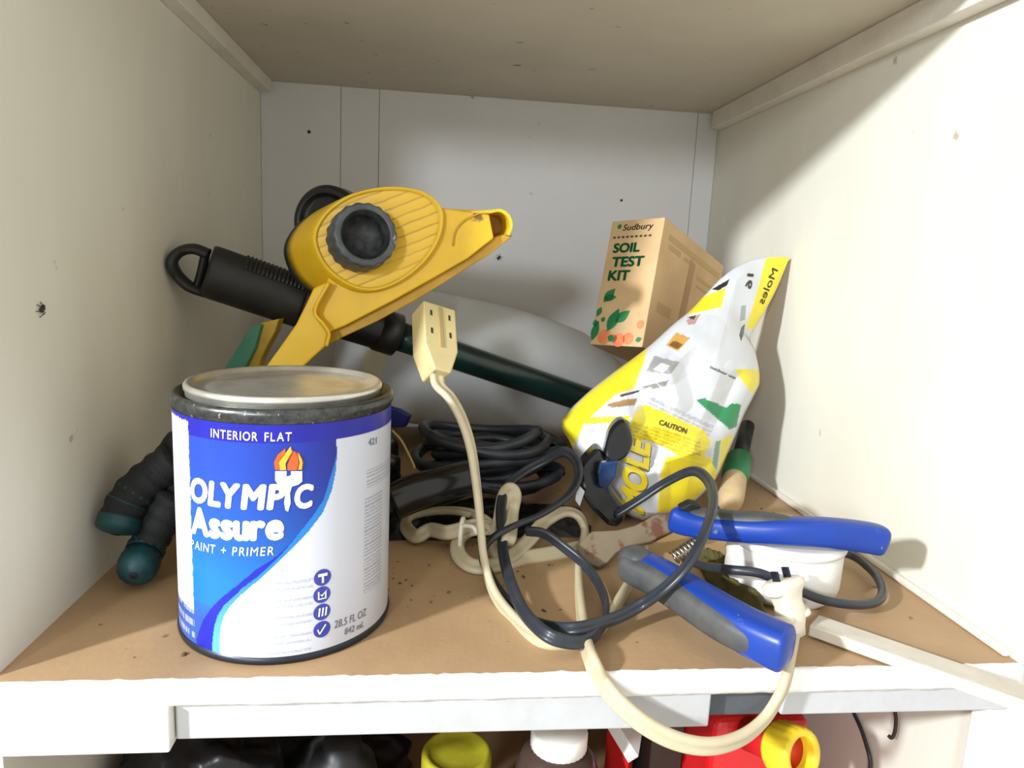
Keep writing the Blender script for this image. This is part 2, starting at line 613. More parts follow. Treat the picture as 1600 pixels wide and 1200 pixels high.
# ------------------------------------------------------------------ paint can
CX, CY, R = -0.1311, 0.0584, 0.0523
HB = 0.1135                     # top of the label
can = thing('paint_can', (CX, CY, 0), 'blue and white paint can with a tin lid, at the front left', 'paint can')
Mc = Matrix.Translation((CX, CY, 0))
MB().lathe([(R - 0.002, 0.0), (R + 0.0006, 0.0004), (R + 0.001, 0.0022), (R + 0.0002, 0.0036), (R - 0.0002, 0.0040), (R - 0.0002, HB), (R - 0.0002, HB + 0.001)], Mc, 96).build('body', M['tin_base'], can)
MB().lathe([(R - 0.0005, HB - 0.0004), (R - 0.0001, HB), (R - 0.0001, HB + 0.0012), (R + 0.0009, HB + 0.0022), (R + 0.0012, HB + 0.0040), (R + 0.0009, HB + 0.0056), (R + 0.0001, HB + 0.0066), (R - 0.0012, HB + 0.0070), (R - 0.0024, HB + 0.0066), (R - 0.0030, HB + 0.0035), (R - 0.0056, HB + 0.0028), (R - 0.0060, HB - 0.001)], Mc, 96, capa=False, capb=False).build('rim', M['tin_dark'], can)
lid = MB().lathe([(R - 0.0058, 0.1141), (R - 0.0058, 0.1201), (R - 0.0050, 0.1216), (R - 0.0049, 0.1232), (R - 0.0056, 0.1244), (R - 0.0066, 0.1247), (R - 0.0078, 0.1242), (R - 0.0088, 0.1226), (R - 0.0098, 0.1222), (R - 0.0110, 0.1214), (R - 0.0150, 0.1212), (R - 0.0165, 0.1217), (R - 0.0200, 0.1215), (0.012, 0.1213), (0.0005, 0.1213)], Mc, 96).build('lid', M['tin'], can)
A0 = math.atan2(CAM.y - CY, CAM.x - CX)     # label angle 0 faces the viewer


def lab(px, py):
    """pixel -> (mm round the can, mm up) on the label."""
    d = ray(px, py)
    ox, oy = CAM.x - CX, CAM.y - CY
    a, b, c = d.x ** 2 + d.y ** 2, 2 * (ox * d.x + oy * d.y), ox * ox + oy * oy - R * R
    disc = max(0.0, b * b - 4 * a * c)
    t = (-b - math.sqrt(disc)) / (2 * a)
    q = CAM + d * t
    an = math.atan2(q.y - CY, q.x - CX) - A0
    an = (an + PI) % (2 * PI) - PI
    return an * R * 1000, q.z * 1000


def canpt(u, h, off=0.0):
    a = u / 1000 / R + A0
    return Vector((CX + (R + off) * math.cos(a), CY + (R + off) * math.sin(a), h / 1000))


edge_px = [(525, 686), (527, 705), (525, 735), (519, 765), (505, 800), (480, 833), (447, 867), (400, 910), (376, 930), (360, 947), (350, 962), (345, 980), (343, 1000), (344, 1024)]
edge = sorted([(lab(*q)[1], lab(*q)[0]) for q in edge_px])
dark_px = [(470, 830), (452, 850), (430, 871), (400, 890), (370, 915), (350, 931), (330, 950), (318, 968), (311, 985), (307, 1000), (306, 1018)]
darkl = sorted([(lab(*q)[1], lab(*q)[0]) for q in dark_px])
stripe_px = [(527, 705), (524, 720), (506, 780), (489, 806), (462, 840), (440, 866), (400, 903), (380, 918), (350, 946), (340, 962), (335, 978), (332, 1000), (332, 1018)]
stripe = sorted([(lab(*q)[1], lab(*q)[0]) for q in stripe_px])
band_h = lab(443, 693)[1]
tear_u0, tear_u1 = -84.0, lab(298, 800)[0]
tear_top, tear_bot = lab(285, 655)[1], lab(285, 938)[1]
WHITE, NAVY = lin((206, 208, 217)), lin((22, 24, 136))
BL1, BL2, CY1 = lin((24, 30, 136)), lin((30, 64, 164)), lin((22, 112, 182))
LIGHT, MID = lin((32, 122, 204)), lin((44, 84, 162))
greyrows = []
for (x0, x1, y0, y1) in [(410, 490, 903, 908), (408, 490, 913, 918), (422, 489, 930, 935), (376, 489, 940, 945), (413, 489, 957, 962), (410, 489, 967, 972), (426, 488, 986, 991), (404, 488, 996, 1001), (352, 486, 1011, 1016)]:
    a, b = lab(x0, (y0 + y1) / 2), lab(x1, (y0 + y1) / 2)
    greyrows.append((a[0], b[0], b[1] - 0.55, b[1] + 0.75))
sideblk = [(lab(573, 735)[0], 82.0, lab(580, 760)[1], lab(580, 733)[1]), (lab(570, 790)[0], lab(597, 790)[0], lab(580, 920)[1], lab(580, 775)[1])]


def label_col(u, h):
    if tear_u0 < u < tear_u1 + 0.8 * mnoise.noise(Vector((h * 0.3, 2, 0))) and tear_bot < h < tear_top + 1.5 * mnoise.noise(Vector((u * 0.8, 5, 0))):
        return lin((236, 232, 224))
    if h > band_h:
        return mixc(NAVY, lin((28, 28, 160)), mnoise.noise(Vector((u * 0.05, 0, 1))) + 0.5)
    e = interp(edge, h)
    if u < e:
        s = interp(stripe, h)
        d = interp(darkl, h)
        if u > s:
            return mixc(LIGHT, lin((90, 172, 226)), (46 - h) / 40)
        if h < darkl[-1][0]:
            if u > d:
                return lin((26, 36, 164))
            if h < 26 and u < d:
                if h < 24 and (int(h / 3.1) % 2 == 0) and u < lab(303, 960)[0] and mnoise.noise(Vector((u * 0.9, int(h / 3.1) * 3.3, 0))) > -0.25:
                    return mixc(MID, WHITE, 0.45)
                return mixc(MID, CY1, (h - 18) / 14)
        t = (band_h - h) / (band_h - 32)
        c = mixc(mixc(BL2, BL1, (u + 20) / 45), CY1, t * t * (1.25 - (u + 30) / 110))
        return c
    # white part of the label
    for (a, b, lo, hi) in greyrows:
        if a < u < b and lo < h < hi:
            return mixc(WHITE, lin((150, 154, 172)), 0.55 if mnoise.noise(Vector((u * 1.1, h, 3))) > -0.2 else 0.1)
    for (a, b, lo, hi) in sideblk:
        if a < u < b and lo < h < hi and int(h / 0.9) % 2 == 0 and mnoise.noise(Vector((u * 1.2, h * 3, 3))) > -0.3:
            return mixc(WHITE, lin((110, 112, 124)), 0.6)
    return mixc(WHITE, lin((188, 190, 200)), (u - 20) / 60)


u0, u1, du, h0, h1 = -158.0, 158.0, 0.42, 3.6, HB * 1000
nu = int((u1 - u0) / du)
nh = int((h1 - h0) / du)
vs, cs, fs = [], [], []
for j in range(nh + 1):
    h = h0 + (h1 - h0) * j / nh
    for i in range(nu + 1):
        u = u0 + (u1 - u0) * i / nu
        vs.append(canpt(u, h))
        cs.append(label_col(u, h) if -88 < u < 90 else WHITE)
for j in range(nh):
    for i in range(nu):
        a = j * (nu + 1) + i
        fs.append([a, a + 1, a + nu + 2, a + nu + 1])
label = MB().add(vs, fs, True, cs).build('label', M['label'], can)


def can_text(mb, s, pl, pr, ph, bold=0.02, shear=0.0, spacing=1.0):
    """pl, pr: pixels of the lower left and lower right of the string, ph: pixel on its top edge at the left."""
    ul, hl = lab(*pl)
    ur, hr = lab(*pr)
    ht = lab(*ph)[1] - hl
    V, F = text2d(s, bold, shear, spacing)
    P = []
    for (x, y) in V:
        P.append(canpt(ul + (ur - ul) * x, hl + (hr - hl) * x + ht * y, 0.00025))
    mb.add(P, F, False)


def can_poly(mb, pts, off=0.0003):
    P = [canpt(*lab(*q), off) for q in pts]
    mb.add(P, [list(range(len(P)))], False)


for args in (('INTERIOR FLAT', (330, 683), (456, 689), (330, 669), 0.014, 0.05, 1.5), ('OLYMP', (299, 783), (447, 796), (299, 743), 0.055, 0.14, 0.9), ('C', (460, 796), (490, 793), (460, 757), 0.055, 0.12),
             ('Assure', (300, 833), (444, 843), (300, 789), 0.06, 0.05, 0.95), ('PAINT + PRIMER', (299, 855), (428, 867), (299, 842), 0.008, 0.12, 1.3)):
    mb = MB()
    can_text(mb, *args)
    mb.build('lettering', M['ink_white'], label)
mb = MB()
# brush whose handle is the missing letter
can_poly(mb, [(430, 736), (472, 736), (472, 752), (466, 757), (456, 760), (453, 770), (454, 786), (450, 799), (446, 797), (444, 785), (446, 770), (443, 760), (434, 756), (430, 750)])
mb.build('printed_brush', M['ink_white'], label)
mb = MB()
can_poly(mb, [(430, 734), (428, 722), (434, 710), (446, 700), (446, 708), (454, 700), (460, 706), (468, 708), (474, 722), (472, 734)], 0.0003)
mb.build('flame', M['ink_red'], label)
mb = MB()
can_poly(mb, [(438, 734), (436, 722), (444, 711), (450, 702), (454, 697), (456, 706), (450, 716), (446, 724), (447, 734)], 0.0006)
can_poly(mb, [(466, 733), (468, 722), (465, 708), (471, 716), (472, 724), (471, 733)], 0.0006)
mb.build('flame', M['ink_amber'], label)
mb = MB()
can_poly(mb, [(449, 734), (449, 725), (454, 715), (460, 704), (465, 714), (466, 724), (463, 734)], 0.0006)
mb.build('flame', M['ink_orange'], label)
mb, mw = MB(), MB()
for i, (cx, cy) in enumerate([(504, 902), (503, 929), (503, 956), (503, 983)]):
    uc, hc = lab(cx, cy)
    mb.add([canpt(uc + 4.1 * math.cos(k * PI / 12), hc + 4.1 * math.sin(k * PI / 12), 0.0002) for k in range(24)], [list(range(24))], False)

    def ip(pts):
        mw.add([canpt(uc + x, hc + y, 0.0004) for x, y in pts], [list(range(len(pts)))], False)
    if i == 0:
        ip([(-2.2, 2), (2.2, 2), (2.2, 0.6), (0.5, 0.6), (0.5, -2.6), (-0.5, -2.6), (-0.5, 0.6), (-2.2, 0.6)])
    elif i == 1:
        ip([(-2, 1.8), (-1.3, 1.8), (-1.3, -1.6), (1.3, -1.6), (1.3, 1), (2, 1.8), (2, -2.2), (-2, -2.2)])
        ip([(-1, 0.3), (0, -0.9), (2.6, 2.4), (0, 0.2)])
    elif i == 2:
        for dx in (-1.6, 0, 1.6):
            ip([(dx - 0.4, -2), (dx + 0.4, -2), (dx + 0.9, 2.2), (dx + 0.1, 2.2)])
    else:
        ip([(-1.6, -2), (-0.9, -2.2), (2, 2), (1.4, 2.4)])
        ip([(-2.4, 0.2), (-1.9, 0.6), (-0.9, -2.2), (-1.5, -2.2)])
mb.build('emblem', M['ink_navy'], label)
mw.build('emblem_sign', M['ink_white'], label)
for args in (('28.5 FL OZ', (522, 982), (572, 961), (522, 970), 0.01, 0.1), ('842 mL', (538, 992), (568, 979), (538, 982), 0.01, 0.1), ('421', (575, 697), (588, 693), (575, 686), 0.01)):
    mb = MB()
    can_text(mb, *args)
    mb.build('lettering', M['ink_grey'], label)

# ------------------------------------------------------------------ milky plastic jug lying at the back
jA, jB = Vector((-0.150, 0.395, 0.105)), Vector((0.140, 0.405, 0.058))
ax = (jB - jA).normalized()
zz = ax
xx = Vector((0, 1, 0)) - zz * zz.y
xx.normalize()
yy = zz.cross(xx)
Mj = Matrix(((xx.x, yy.x, zz.x, jA.x), (xx.y, yy.y, zz.y, jA.y), (xx.z, yy.z, zz.z, jA.z), (0, 0, 0, 1)))
L = (jB - jA).length
jug = thing('plastic_jug', (0.0, 0.40, 0.0), 'large milky white plastic jug lying on its side against the back wall', 'jug')
MB().lathe([(0.001, 0.004), (0.040, 0.0), (0.058, 0.004), (0.066, 0.014), (0.069, 0.04), (0.0685, 0.10), (0.0695, 0.102), (0.0685, 0.104), (0.068, 0.16), (0.064, 0.20), (0.056, 0.235), (0.044, 0.265), (0.030, 0.282), (0.018, 0.290), (0.016, 0.300), (0.002, 0.301)], Mj, 64,
           rfun=lambda a, h: 1 - 0.05 * math.cos(4 * a) * min(1, max(0, (0.25 - h) / 0.05))).build('body', M['jug'], jug)
MB().lathe([(0.019, 0.284), (0.019, 0.304), (0.0175, 0.306), (0.002, 0.306)], Mj, 32, rfun=lambda a, h: 1 + 0.02 * math.cos(16 * a)).build('cap', M['cream'], jug)
# paper sticker near the base end
jm = [o for o in jug.children if o.name.startswith('body')][0]
jb = BVHTree.FromPolygons([tuple(v.co) for v in jm.data.vertices], [tuple(q.vertices) for q in jm.data.polygons])
vs, fs = [], []
for i in range(13):
    for k in range(9):
        u, v = i / 12, k / 8
        x = (573 + (612 - 573) * u) * (1 - v) + (556 + (592 - 556) * u) * v
        y = (548 - 6 * u) * (1 - v) + (594 + 6 * u) * v
        d = ray(x, y).normalized()
        h_, n_, i_, q_ = jb.ray_cast(CAM, d)
        vs.append((h_ if h_ else at(x, y, 0.35)) - d * 0.0008)
for i in range(12):
    for k in range(8):
        fs.append([i * 9 + k, i * 9 + k + 1, (i + 1) * 9 + k + 1, (i + 1) * 9 + k])
MB().add(vs, fs).build('sticker', M['cream'], jug)

# ------------------------------------------------------------------ soil test kit box (leaning, on the jug)
Rb = Matrix(((0.6841131276652109, 0.7087909654487045, 0.17205986125304262), (-0.7261465437895617, 0.6396880657829159, 0.25201264935988055), (0.0685596492012398, -0.2973458353385924, 0.9523051132427032)))
ob = Vector((0.0962, 0.33, 0.2282))
bw, bh, bd = 0.0522, 0.1131, 0.125


def bx(s, t, y=0.0):
    return ob + Rb @ Vector((s * bw, y, -t * bh))


tb = bx(0.5, 1, bd / 2)
kit = thing('soil_test_kit_box', tb, 'brown card box reading SOIL TEST KIT, tilted on the jug at the back', 'box')
mb = MB()
mb.prism([bx(0, 0), bx(0, 1), bx(1, 1), bx(1, 0)], Rb @ Vector((0, bd, 0)))
mb.build('carton', M['kraft'], kit, bevel=0.0007)


def kit_poly(mb, pts, y=-0.0003, side=False):
    P = []
    for (s, t) in pts:
        P.append(bx(s, t, y) if not side else ob + Rb @ Vector((bw - y, s * bd, -t * bh)))
    mb.add(P, [list(range(len(P)))], False)


def kit_text(mb, st, s0, s1, t0, t1, bold=0.03, shear=0.0):
    V, F = text2d(st, bold, shear)
    mb.add([bx(s0 + (s1 - s0) * x, t1 + (t0 - t1) * y, -0.0003) for x, y in V], F, False)


mb = MB()
kit_text(mb, 'Sudbury', 0.24, 0.82, 0.035, 0.10, 0.012, 0.15)
for i in range(9):
    kit_poly(mb, [(0.08 + i * 0.085, 0.130), (0.13 + i * 0.085, 0.130), (0.13 + i * 0.085, 0.145), (0.08 + i * 0.085, 0.145)])
mb.build('lettering', M['ink_dark'], kit)
for args in (('SOIL', 0.12, 0.64, 0.185, 0.265, 0.05), ('TEST', 0.14, 0.76, 0.295, 0.380, 0.05), ('KIT', 0.12, 0.54, 0.405, 0.490, 0.05)):
    mb = MB()
    kit_text(mb, *args)
    mb.build('lettering', M['ink_green'], kit)
mb = MB()


def leaf(mb, s, t, a, l, wd, side=False):
    pts = []
    for k in range(9):
        q = k / 8
        pts.append((q * l, wd * math.sin(PI * q) * (1 - 0.3 * q)))
    for k in range(7, 0, -1):
        q = k / 8
        pts.append((q * l, -wd * math.sin(PI * q) * (1 - 0.3 * q)))
    ca, sa = math.cos(a), math.sin(a)
    kit_poly(mb, [(s + (x * ca - y * sa), t + (x * sa + y * ca) * bw / bh) for x, y in pts], -0.0003, side)


leaf(mb, 0.15, 0.070, -1.2, 0.10, 0.05)
for (s, t, a, l, wd) in [(0.12, 0.66, -0.9, 0.30, 0.10), (0.12, 0.63, -0.1, 0.24, 0.07), (0.10, 0.70, 1.9, 0.18, 0.06), (0.03, 0.97, -1.4, 0.36, 0.09), (0.06, 0.86, -1.9, 0.14, 0.06), (0.16, 0.82, -1.2, 0.10, 0.05), (0.30, 0.89, -1.2, 0.42, 0.12), (0.42, 0.82, -0.7, 0.32, 0.10), (0.33, 0.93, 0.4, 0.16, 0.07), (0.86, 0.955, -0.4, 0.12, 0.05)]:
    leaf(mb, s, t, a, l, wd)
mb.build('printed_leaves', M['ink_green'], kit)


def disc(mb, s, t, r, side=False):
    kit_poly(mb, [(s + r * math.cos(k * PI / 9), t + r * math.sin(k * PI / 9) * bw / bh) for k in range(18)], -0.0002, side)


M['tomato'] = mat('tomato_ink', (222, 116, 72), 0.6, var=0.5, vs=180, vcol=(236, 156, 100))
mb = MB()
for (s, t, r) in [(0.26, 0.935, 0.125), (0.55, 0.955, 0.115), (0.72, 0.94, 0.10), (0.44, 0.945, 0.07), (0.90, 0.83, 0.07)]:
    disc(mb, s, t, r)
mb.build('printed_tomatoes', M['tomato'], kit)
M['faint'] = mat('faded_olive_ink', (182, 152, 104), 0.65, var=0.5, vs=90, vcol=(186, 148, 102))
M['faintb'] = mat('faded_brown_ink', (172, 134, 92), 0.65, var=0.5, vs=90, vcol=(180, 142, 96))
mb = MB()
for (s0, s1, t0, t1) in [(0.10, 0.95, 0.09, 0.14), (0.12, 0.30, 0.16, 0.20), (0.35, 0.52, 0.17, 0.20), (0.1, 0.3, 0.62, 0.70), (0.38, 0.55, 0.74, 0.82), (0.6, 0.9, 0.24, 0.27), (0.6, 0.85, 0.31, 0.33)]:
    kit_poly(mb, [(s0, t0), (s1, t0), (s1, t1), (s0, t1)], -0.0002, True)
mb.build('faded_print', M['faint'], kit)
mb = MB()
kit_poly(mb, [(0.46, 0.15), (0.54, 0.17), (0.50, 0.72), (0.42, 0.70)], -0.00025, True)
mb.build('faded_print', M['faintb'], kit)

# ------------------------------------------------------------------ long handled tool: black grip, dark green pole
pl, pr = at(330, 425, 0.224), at(960, 640, 0.330)
pa = (pr - pl).normalized()
tool = thing('long_handled_tool', at(640, 530, 0.26), 'tool with a black ribbed grip and dark green pole, leaning behind the yellow sprinkler', 'garden tool')


def along(px):
    """point on the pole's line that shows above pixel column px."""
    best = None
    for i in range(400):
        q = pl + (pr - pl) * (-0.2 + 1.5 * i / 400)
        d = q - CAM
        x = 800 + FPX * d.dot(CR) / d.dot(CF)
        if best is None or abs(x - px) < best[0]:
            best = (abs(x - px), q)
    return best[1]


g0, g1, g2, g3 = along(322), along(470), along(612), along(965)
gp = [g0 + (g1 - g0) * (i / 30) for i in range(31)]
ell = [(0.0165 * math.cos(2 * PI * k / 24), 0.0190 * math.sin(2 * PI * k / 24)) for k in range(24)]
mb = MB()


def gsc(t):
    e = min(1.0, (t + 0.06) / 0.10) ** 0.4
    return 0.72 + 0.28 * e if t < 0.06 else 1.0


mb.sweep(gp, ell, up=(0, 0, 1), scale=gsc)
grip = mb.build('grip', M['rubber'], tool)
mb = MB()
for i in range(17):                                    # ridges on the upper side of the grip
    c = g0 + (g1 - g0) * (0.34 + 0.043 * i)
    arc = []
    for k in range(9):
        a = math.radians(30 + 15 * k)
        side = pa.cross(Vector((0, 0, 1))).normalized()
        upv = side.cross(pa)
        arc.append(c + side * (0.0166 * math.cos(a)) + upv * (0.0192 * math.sin(a)))
    mb.tube(arc, 0.0012, 6)
mb.build('ridges', M['rubber'], grip)
lp = [at(326, 397, 0.222), at(303, 389, 0.221), at(282, 393, 0.216), at(269, 409, 0.210), at(276, 428, 0.214), at(294, 446, 0.218), at(316, 455, 0.222), at(330, 458, 0.224)]
mb = MB()
mb.sweep(crom(lp, 8), [(0.0066 * math.cos(2 * PI * k / 12), 0.0036 * math.sin(2 * PI * k / 12)) for k in range(12)], up=(0, 1, 0.2), roll=lambda t: PI / 2)
mb.sweep(crom([at(321, 396, 0.222), at(315, 425, 0.222), at(308, 449, 0.222)], 6), [(0.005 * math.cos(2 * PI * k / 10), 0.003 * math.sin(2 * PI * k / 10)) for k in range(10)], up=(0, 1, 0), roll=lambda t: PI / 2)
mb.build('hanging_loop', M['rubber'], tool)
mb = MB()
mb.tube([g1 + (g2 - g1) * (i / 10) for i in range(11)], 0.0158, 24, scale=lambda t: 1.12 - 0.12 * t)
mb.tube([g2 - pa * 0.012, g2 + pa * 0.004], 0.0172, 24)
mb.build('ferrule', M['black'], tool)
MB().tube([g2 + (g3 - g2) * (i / 12) for i in range(13)], 0.0118, 24).build('pole', M['green_pole'], tool)

# ------------------------------------------------------------------ yellow sprinkler
YS = 0.176
spr = thing('lawn_sprinkler', at(470, 560, 0.215), 'yellow plastic sled sprinkler with a grey hose coupling, propped up behind the paint can', 'sprinkler')


def z3(zx, zy):
    return 240 + 0.375 * zx, 260 + 0.375 * zy


oval_z = [(660, 300), (680, 235), (735, 170), (820, 118), (930, 90), (1040, 88), (1130, 110), (1190, 160), (1205, 225), (1185, 310), (1130, 395), (1050, 465), (960, 510), (880, 520), (800, 495), (725, 440), (680, 375)]
oval = crom([at(*z3(*q), YS) for q in oval_z], 6, True)
cen = sum(oval, Vector()) / len(oval)
ext = Vector((-0.021, 0.036, -0.008))
# drum: side wall from the oval rim back to a slightly larger rear outline
mb = MB()
n = len(oval)
rings = []
for (sc, t) in [(0.93, -0.02), (0.955, -0.045), (0.985, -0.05), (1.0, -0.02), (1.015, 0.05), (1.03, 0.35), (1.05, 0.75), (1.06, 1.0)]:
    rings.append([cen + (q - cen) * sc + ext * t for q in oval])
vs = [q for r_ in rings for q in r_]
fs = []
for i in range(len(rings) - 1):
    for k in range(n):
        fs.append([i * n + k, i * n + (k + 1) % n, (i + 1) * n + (k + 1) % n, (i + 1) * n + k])
fs.append([(len(rings) - 1) * n + k for k in range(n)])
mb.add(vs, fs, True)
mb.build('drum', M['yellow'], spr)
mb = MB()
inner = [cen + (q - cen) * 0.94 for q in oval]
mb.prism(inner, (0, 0.003, 0))
mb.build('face_plate', M['yellow_ribs'], spr)
# black rear cover and dial
back = [cen + (q - cen) * 1.075 + ext * 1.0 for q in oval]
MB().prism(back, ext * 0.16, True).build('rear_cover', M['black'], spr, bevel=0.002)
dc = at(518, 349, YS + 0.052)
Md = Matrix.Translation(dc) @ Matrix.Rotation(math.radians(90), 4, 'X') @ Matrix.Rotation(math.radians(-20), 4, 'Y') @ Matrix.Scale(0.95, 4)
MB().lathe([(0.002, 0.006), (0.015, 0.007), (0.0195, 0.007), (0.021, 0.010), (0.0245, 0.011), (0.0275, 0.007), (0.0275, -0.006), (0.002, -0.006)], Md, 48).build('dial', M['black_gloss'], spr)
# flat frame: arm on the right, channel with an open end, leg on the left
face_px = [(505, 452), (560, 330), (650, 320), (692, 325), (728, 330), (752, 331), (765, 335), (768, 352), (772, 372), (731, 404), (672, 438), (615, 470), (540, 509), (514, 520), (500, 500), (491, 485), (500, 465)]
MB().prism([at(px, py, YS + 0.004) for px, py in face_px], (-0.002, 0.012, 0)).build('frame', M['yellow'], spr, bevel=0.0012)
low_px = [(772, 371), (790, 366), (802, 368), (765, 398), (727, 421), (688, 446), (645, 472), (590, 502), (536, 527), (512, 540), (514, 519), (540, 508), (615, 469), (731, 403)]
MB().prism([at(px, py, YS + 0.010) for px, py in low_px], (-0.004, 0.03, 0.002)).build('lower_flange', M['yellow_dark'], spr, bevel=0.0008)
tip = crom([at(735, 330, YS + 0.003), at(765, 328, YS + 0.003), at(784, 327, YS + 0.003), at(797, 337, YS + 0.003), at(801, 353, YS + 0.003), at(796, 368, YS + 0.003)], 6)
mb = MB()
q2 = [q + Vector((-0.003, 0.034, -0.001)) for q in tip]
inw = [q + (at(762, 356, YS + 0.003) - q).normalized() * 0.0022 for q in tip]
inw2 = [q + (at(762, 356, YS + 0.037) - q).normalized() * 0.0022 for q in q2]
k = len(tip)
fs = []
for i in range(k - 1):
    fs += [[i, i + 1, k + i + 1, k + i], [2 * k + i, 3 * k + i, 3 * k + i + 1, 2 * k + i + 1], [i, 2 * k + i, 2 * k + i + 1, i + 1], [k + i, k + i + 1, 3 * k + i + 1, 3 * k + i]]
fs += [[0, k, 3 * k, 2 * k], [k - 1, 3 * k - 1, 4 * k - 1, 2 * k - 1]]
mb.add(tip + q2 + inw + inw2, fs, False)
mb.prism([at(692, 326, YS + 0.034), at(780, 330, YS + 0.034), at(799, 345, YS + 0.034), at(798, 366, YS + 0.034), at(700, 426, YS + 0.034)], (0, 0.003, 0))
mb.build('channel_end', M['yellow'], spr)
arc = crom([at(708, 384, YS + 0.0035), at(712, 362, YS + 0.0035), at(726, 345, YS + 0.0035), at(748, 334, YS + 0.0035), at(762, 333, YS + 0.0035)], 6)
MB().tube(arc, 0.0007, 6).build('arm_rib', M['yellow_dark'], spr)
leg_px = [(514, 440), (503, 462), (491, 485), (499, 500), (513, 520), (511, 530), (509, 541), (488, 560), (465, 582), (450, 612), (432, 640), (385, 640), (396, 606), (412, 578), (436, 545), (462, 508), (478, 476), (490, 450)]
MB().prism([at(px, py, YS - 0.004) for px, py in leg_px], (-0.004, 0.040, 0)).build('leg', M['yellow'], spr, bevel=0.0014)
mb = MB()
mb.tube(crom([at(514, 441, YS - 0.005), at(492, 485, YS - 0.005), at(505, 506, YS - 0.005), at(514, 521, YS - 0.005), at(510, 541, YS - 0.005)], 6), 0.0012, 8)
mb.build('leg_rib', M['yellow'], spr)
# hose coupling
kb, kf = at(560, 376, YS - 0.001), at(572, 366, YS - 0.022)
kz = (kf - kb).normalized()
kx = kz.orthogonal().normalized()
ky = kz.cross(kx)
Mk = Matrix(((kx.x, ky.x, kz.x, kb.x), (kx.y, ky.y, kz.y, kb.y), (kx.z, ky.z, kz.z, kb.z), (0, 0, 0, 1))) @ Matrix.Diagonal((0.96, 0.96, 1, 1))
KL = (kf - kb).length
mb = MB()
sc_ = lambda a, h: 1 + 0.02 * math.cos(18 * a)
mb.lathe([(0.0215, 0.0), (0.0215, KL * 0.25), (0.0212, KL * 0.8), (0.0204, KL * 0.97)], Mk, 128, rfun=sc_, capa=False, capb=False)
mb.lathe([(0.0204, KL * 0.97), (0.0195, KL), (0.0165, KL), (0.0158, KL * 0.96)], Mk, 128, rfun=lambda a, h: 1 + (0.02 * math.cos(18 * a) if h < KL * 0.98 and h > KL * 0.965 else 0), capa=False, capb=False)
coup = mb.build('hose_coupling', M['grey_knob'], spr)
mb = MB()
mb.lathe([(0.0160, KL * 0.985), (0.0150, KL * 0.9), (0.0150, KL * 0.80), (0.0143, KL * 0.78), (0.0148, KL * 0.66), (0.0141, KL * 0.64), (0.0146, KL * 0.50), (0.0140, KL * 0.2), (0.001, KL * 0.18)], Mk, 48, capa=False)
mb.build('bore', M['void'], coup)

# ------------------------------------------------------------------ outlet block and beige extension cord
Ro = Matrix(((0.8876004701051978, -0.45606736739062814, -0.0645597542623394), (0.38007758164756056, 0.6459997160930571, 0.6619859505583418), (-0.26020460679621676, -0.6121167561904112, 0.7467306337582214)))
oo = Vector((-0.0658, 0.16, 0.1613))
ow, ohs, ohb, owb, ot = 0.0238, 0.0335, 0.0512, 0.0058, 0.0175


def bl(x, y, z):
    return oo + Ro @ Vector((x, y, z))


cord = thing('extension_cord', atz(840, 1000, 0), 'beige extension cord with a three outlet block, looped over the front edge of the shelf', 'extension cord')
mb = MB()
mb.prism([bl(0, 0, 0), bl(0, 0, -ohs), bl(ow / 2 - owb, 0, -ohb), bl(ow / 2 + owb, 0, -ohb), bl(ow, 0, -ohs), bl(ow, 0, 0)], Ro @ Vector((0, ot, 0)))
blk = mb.build('outlet_block', M['block'], cord, bevel=0.0012, seg=3)
mb = MB()
mb.prism([bl(ow * 0.44, -0.0007, -0.002), bl(ow * 0.44, -0.0007, -ohs * 1.0), bl(ow * 0.56, -0.0007, -ohs * 1.0), bl(ow * 0.56, -0.0007, -0.002)], Ro @ Vector((0, 0.003, 0)))
M['groove'] = mat('aged_beige_groove', (168, 146, 96), 0.5)
mb.build('centre_rib', M['groove'], blk, bevel=0.0003)
mb = MB()
for x, z in [(0.19, -0.0085), (0.75, -0.0085), (0.19, -0.0225), (0.75, -0.0225)]:
    x *= ow
    mb.prism([bl(x, -0.0002, z + 0.0021), bl(x, -0.0002, z - 0.0021), bl(x + 0.0014, -0.0002, z - 0.0021), bl(x + 0.0014, -0.0002, z + 0.0021)], Ro @ Vector((0, 0.0012, 0)))
mb.build('outlet_slots', M['slot'], blk)


def twin(w2, r):
    """outline of a flat two-core cord."""
    pts = []
    for k in range(9):
        a = -PI * 0.72 + 1.44 * PI * k / 8
        pts.append((w2 + r * math.cos(a), r * math.sin(a)))
    for k in range(9):
        a = PI - PI * 0.72 + 1.44 * PI * k / 8
        pts.append((-w2 + r * math.cos(a), r * math.sin(a)))
    return pts


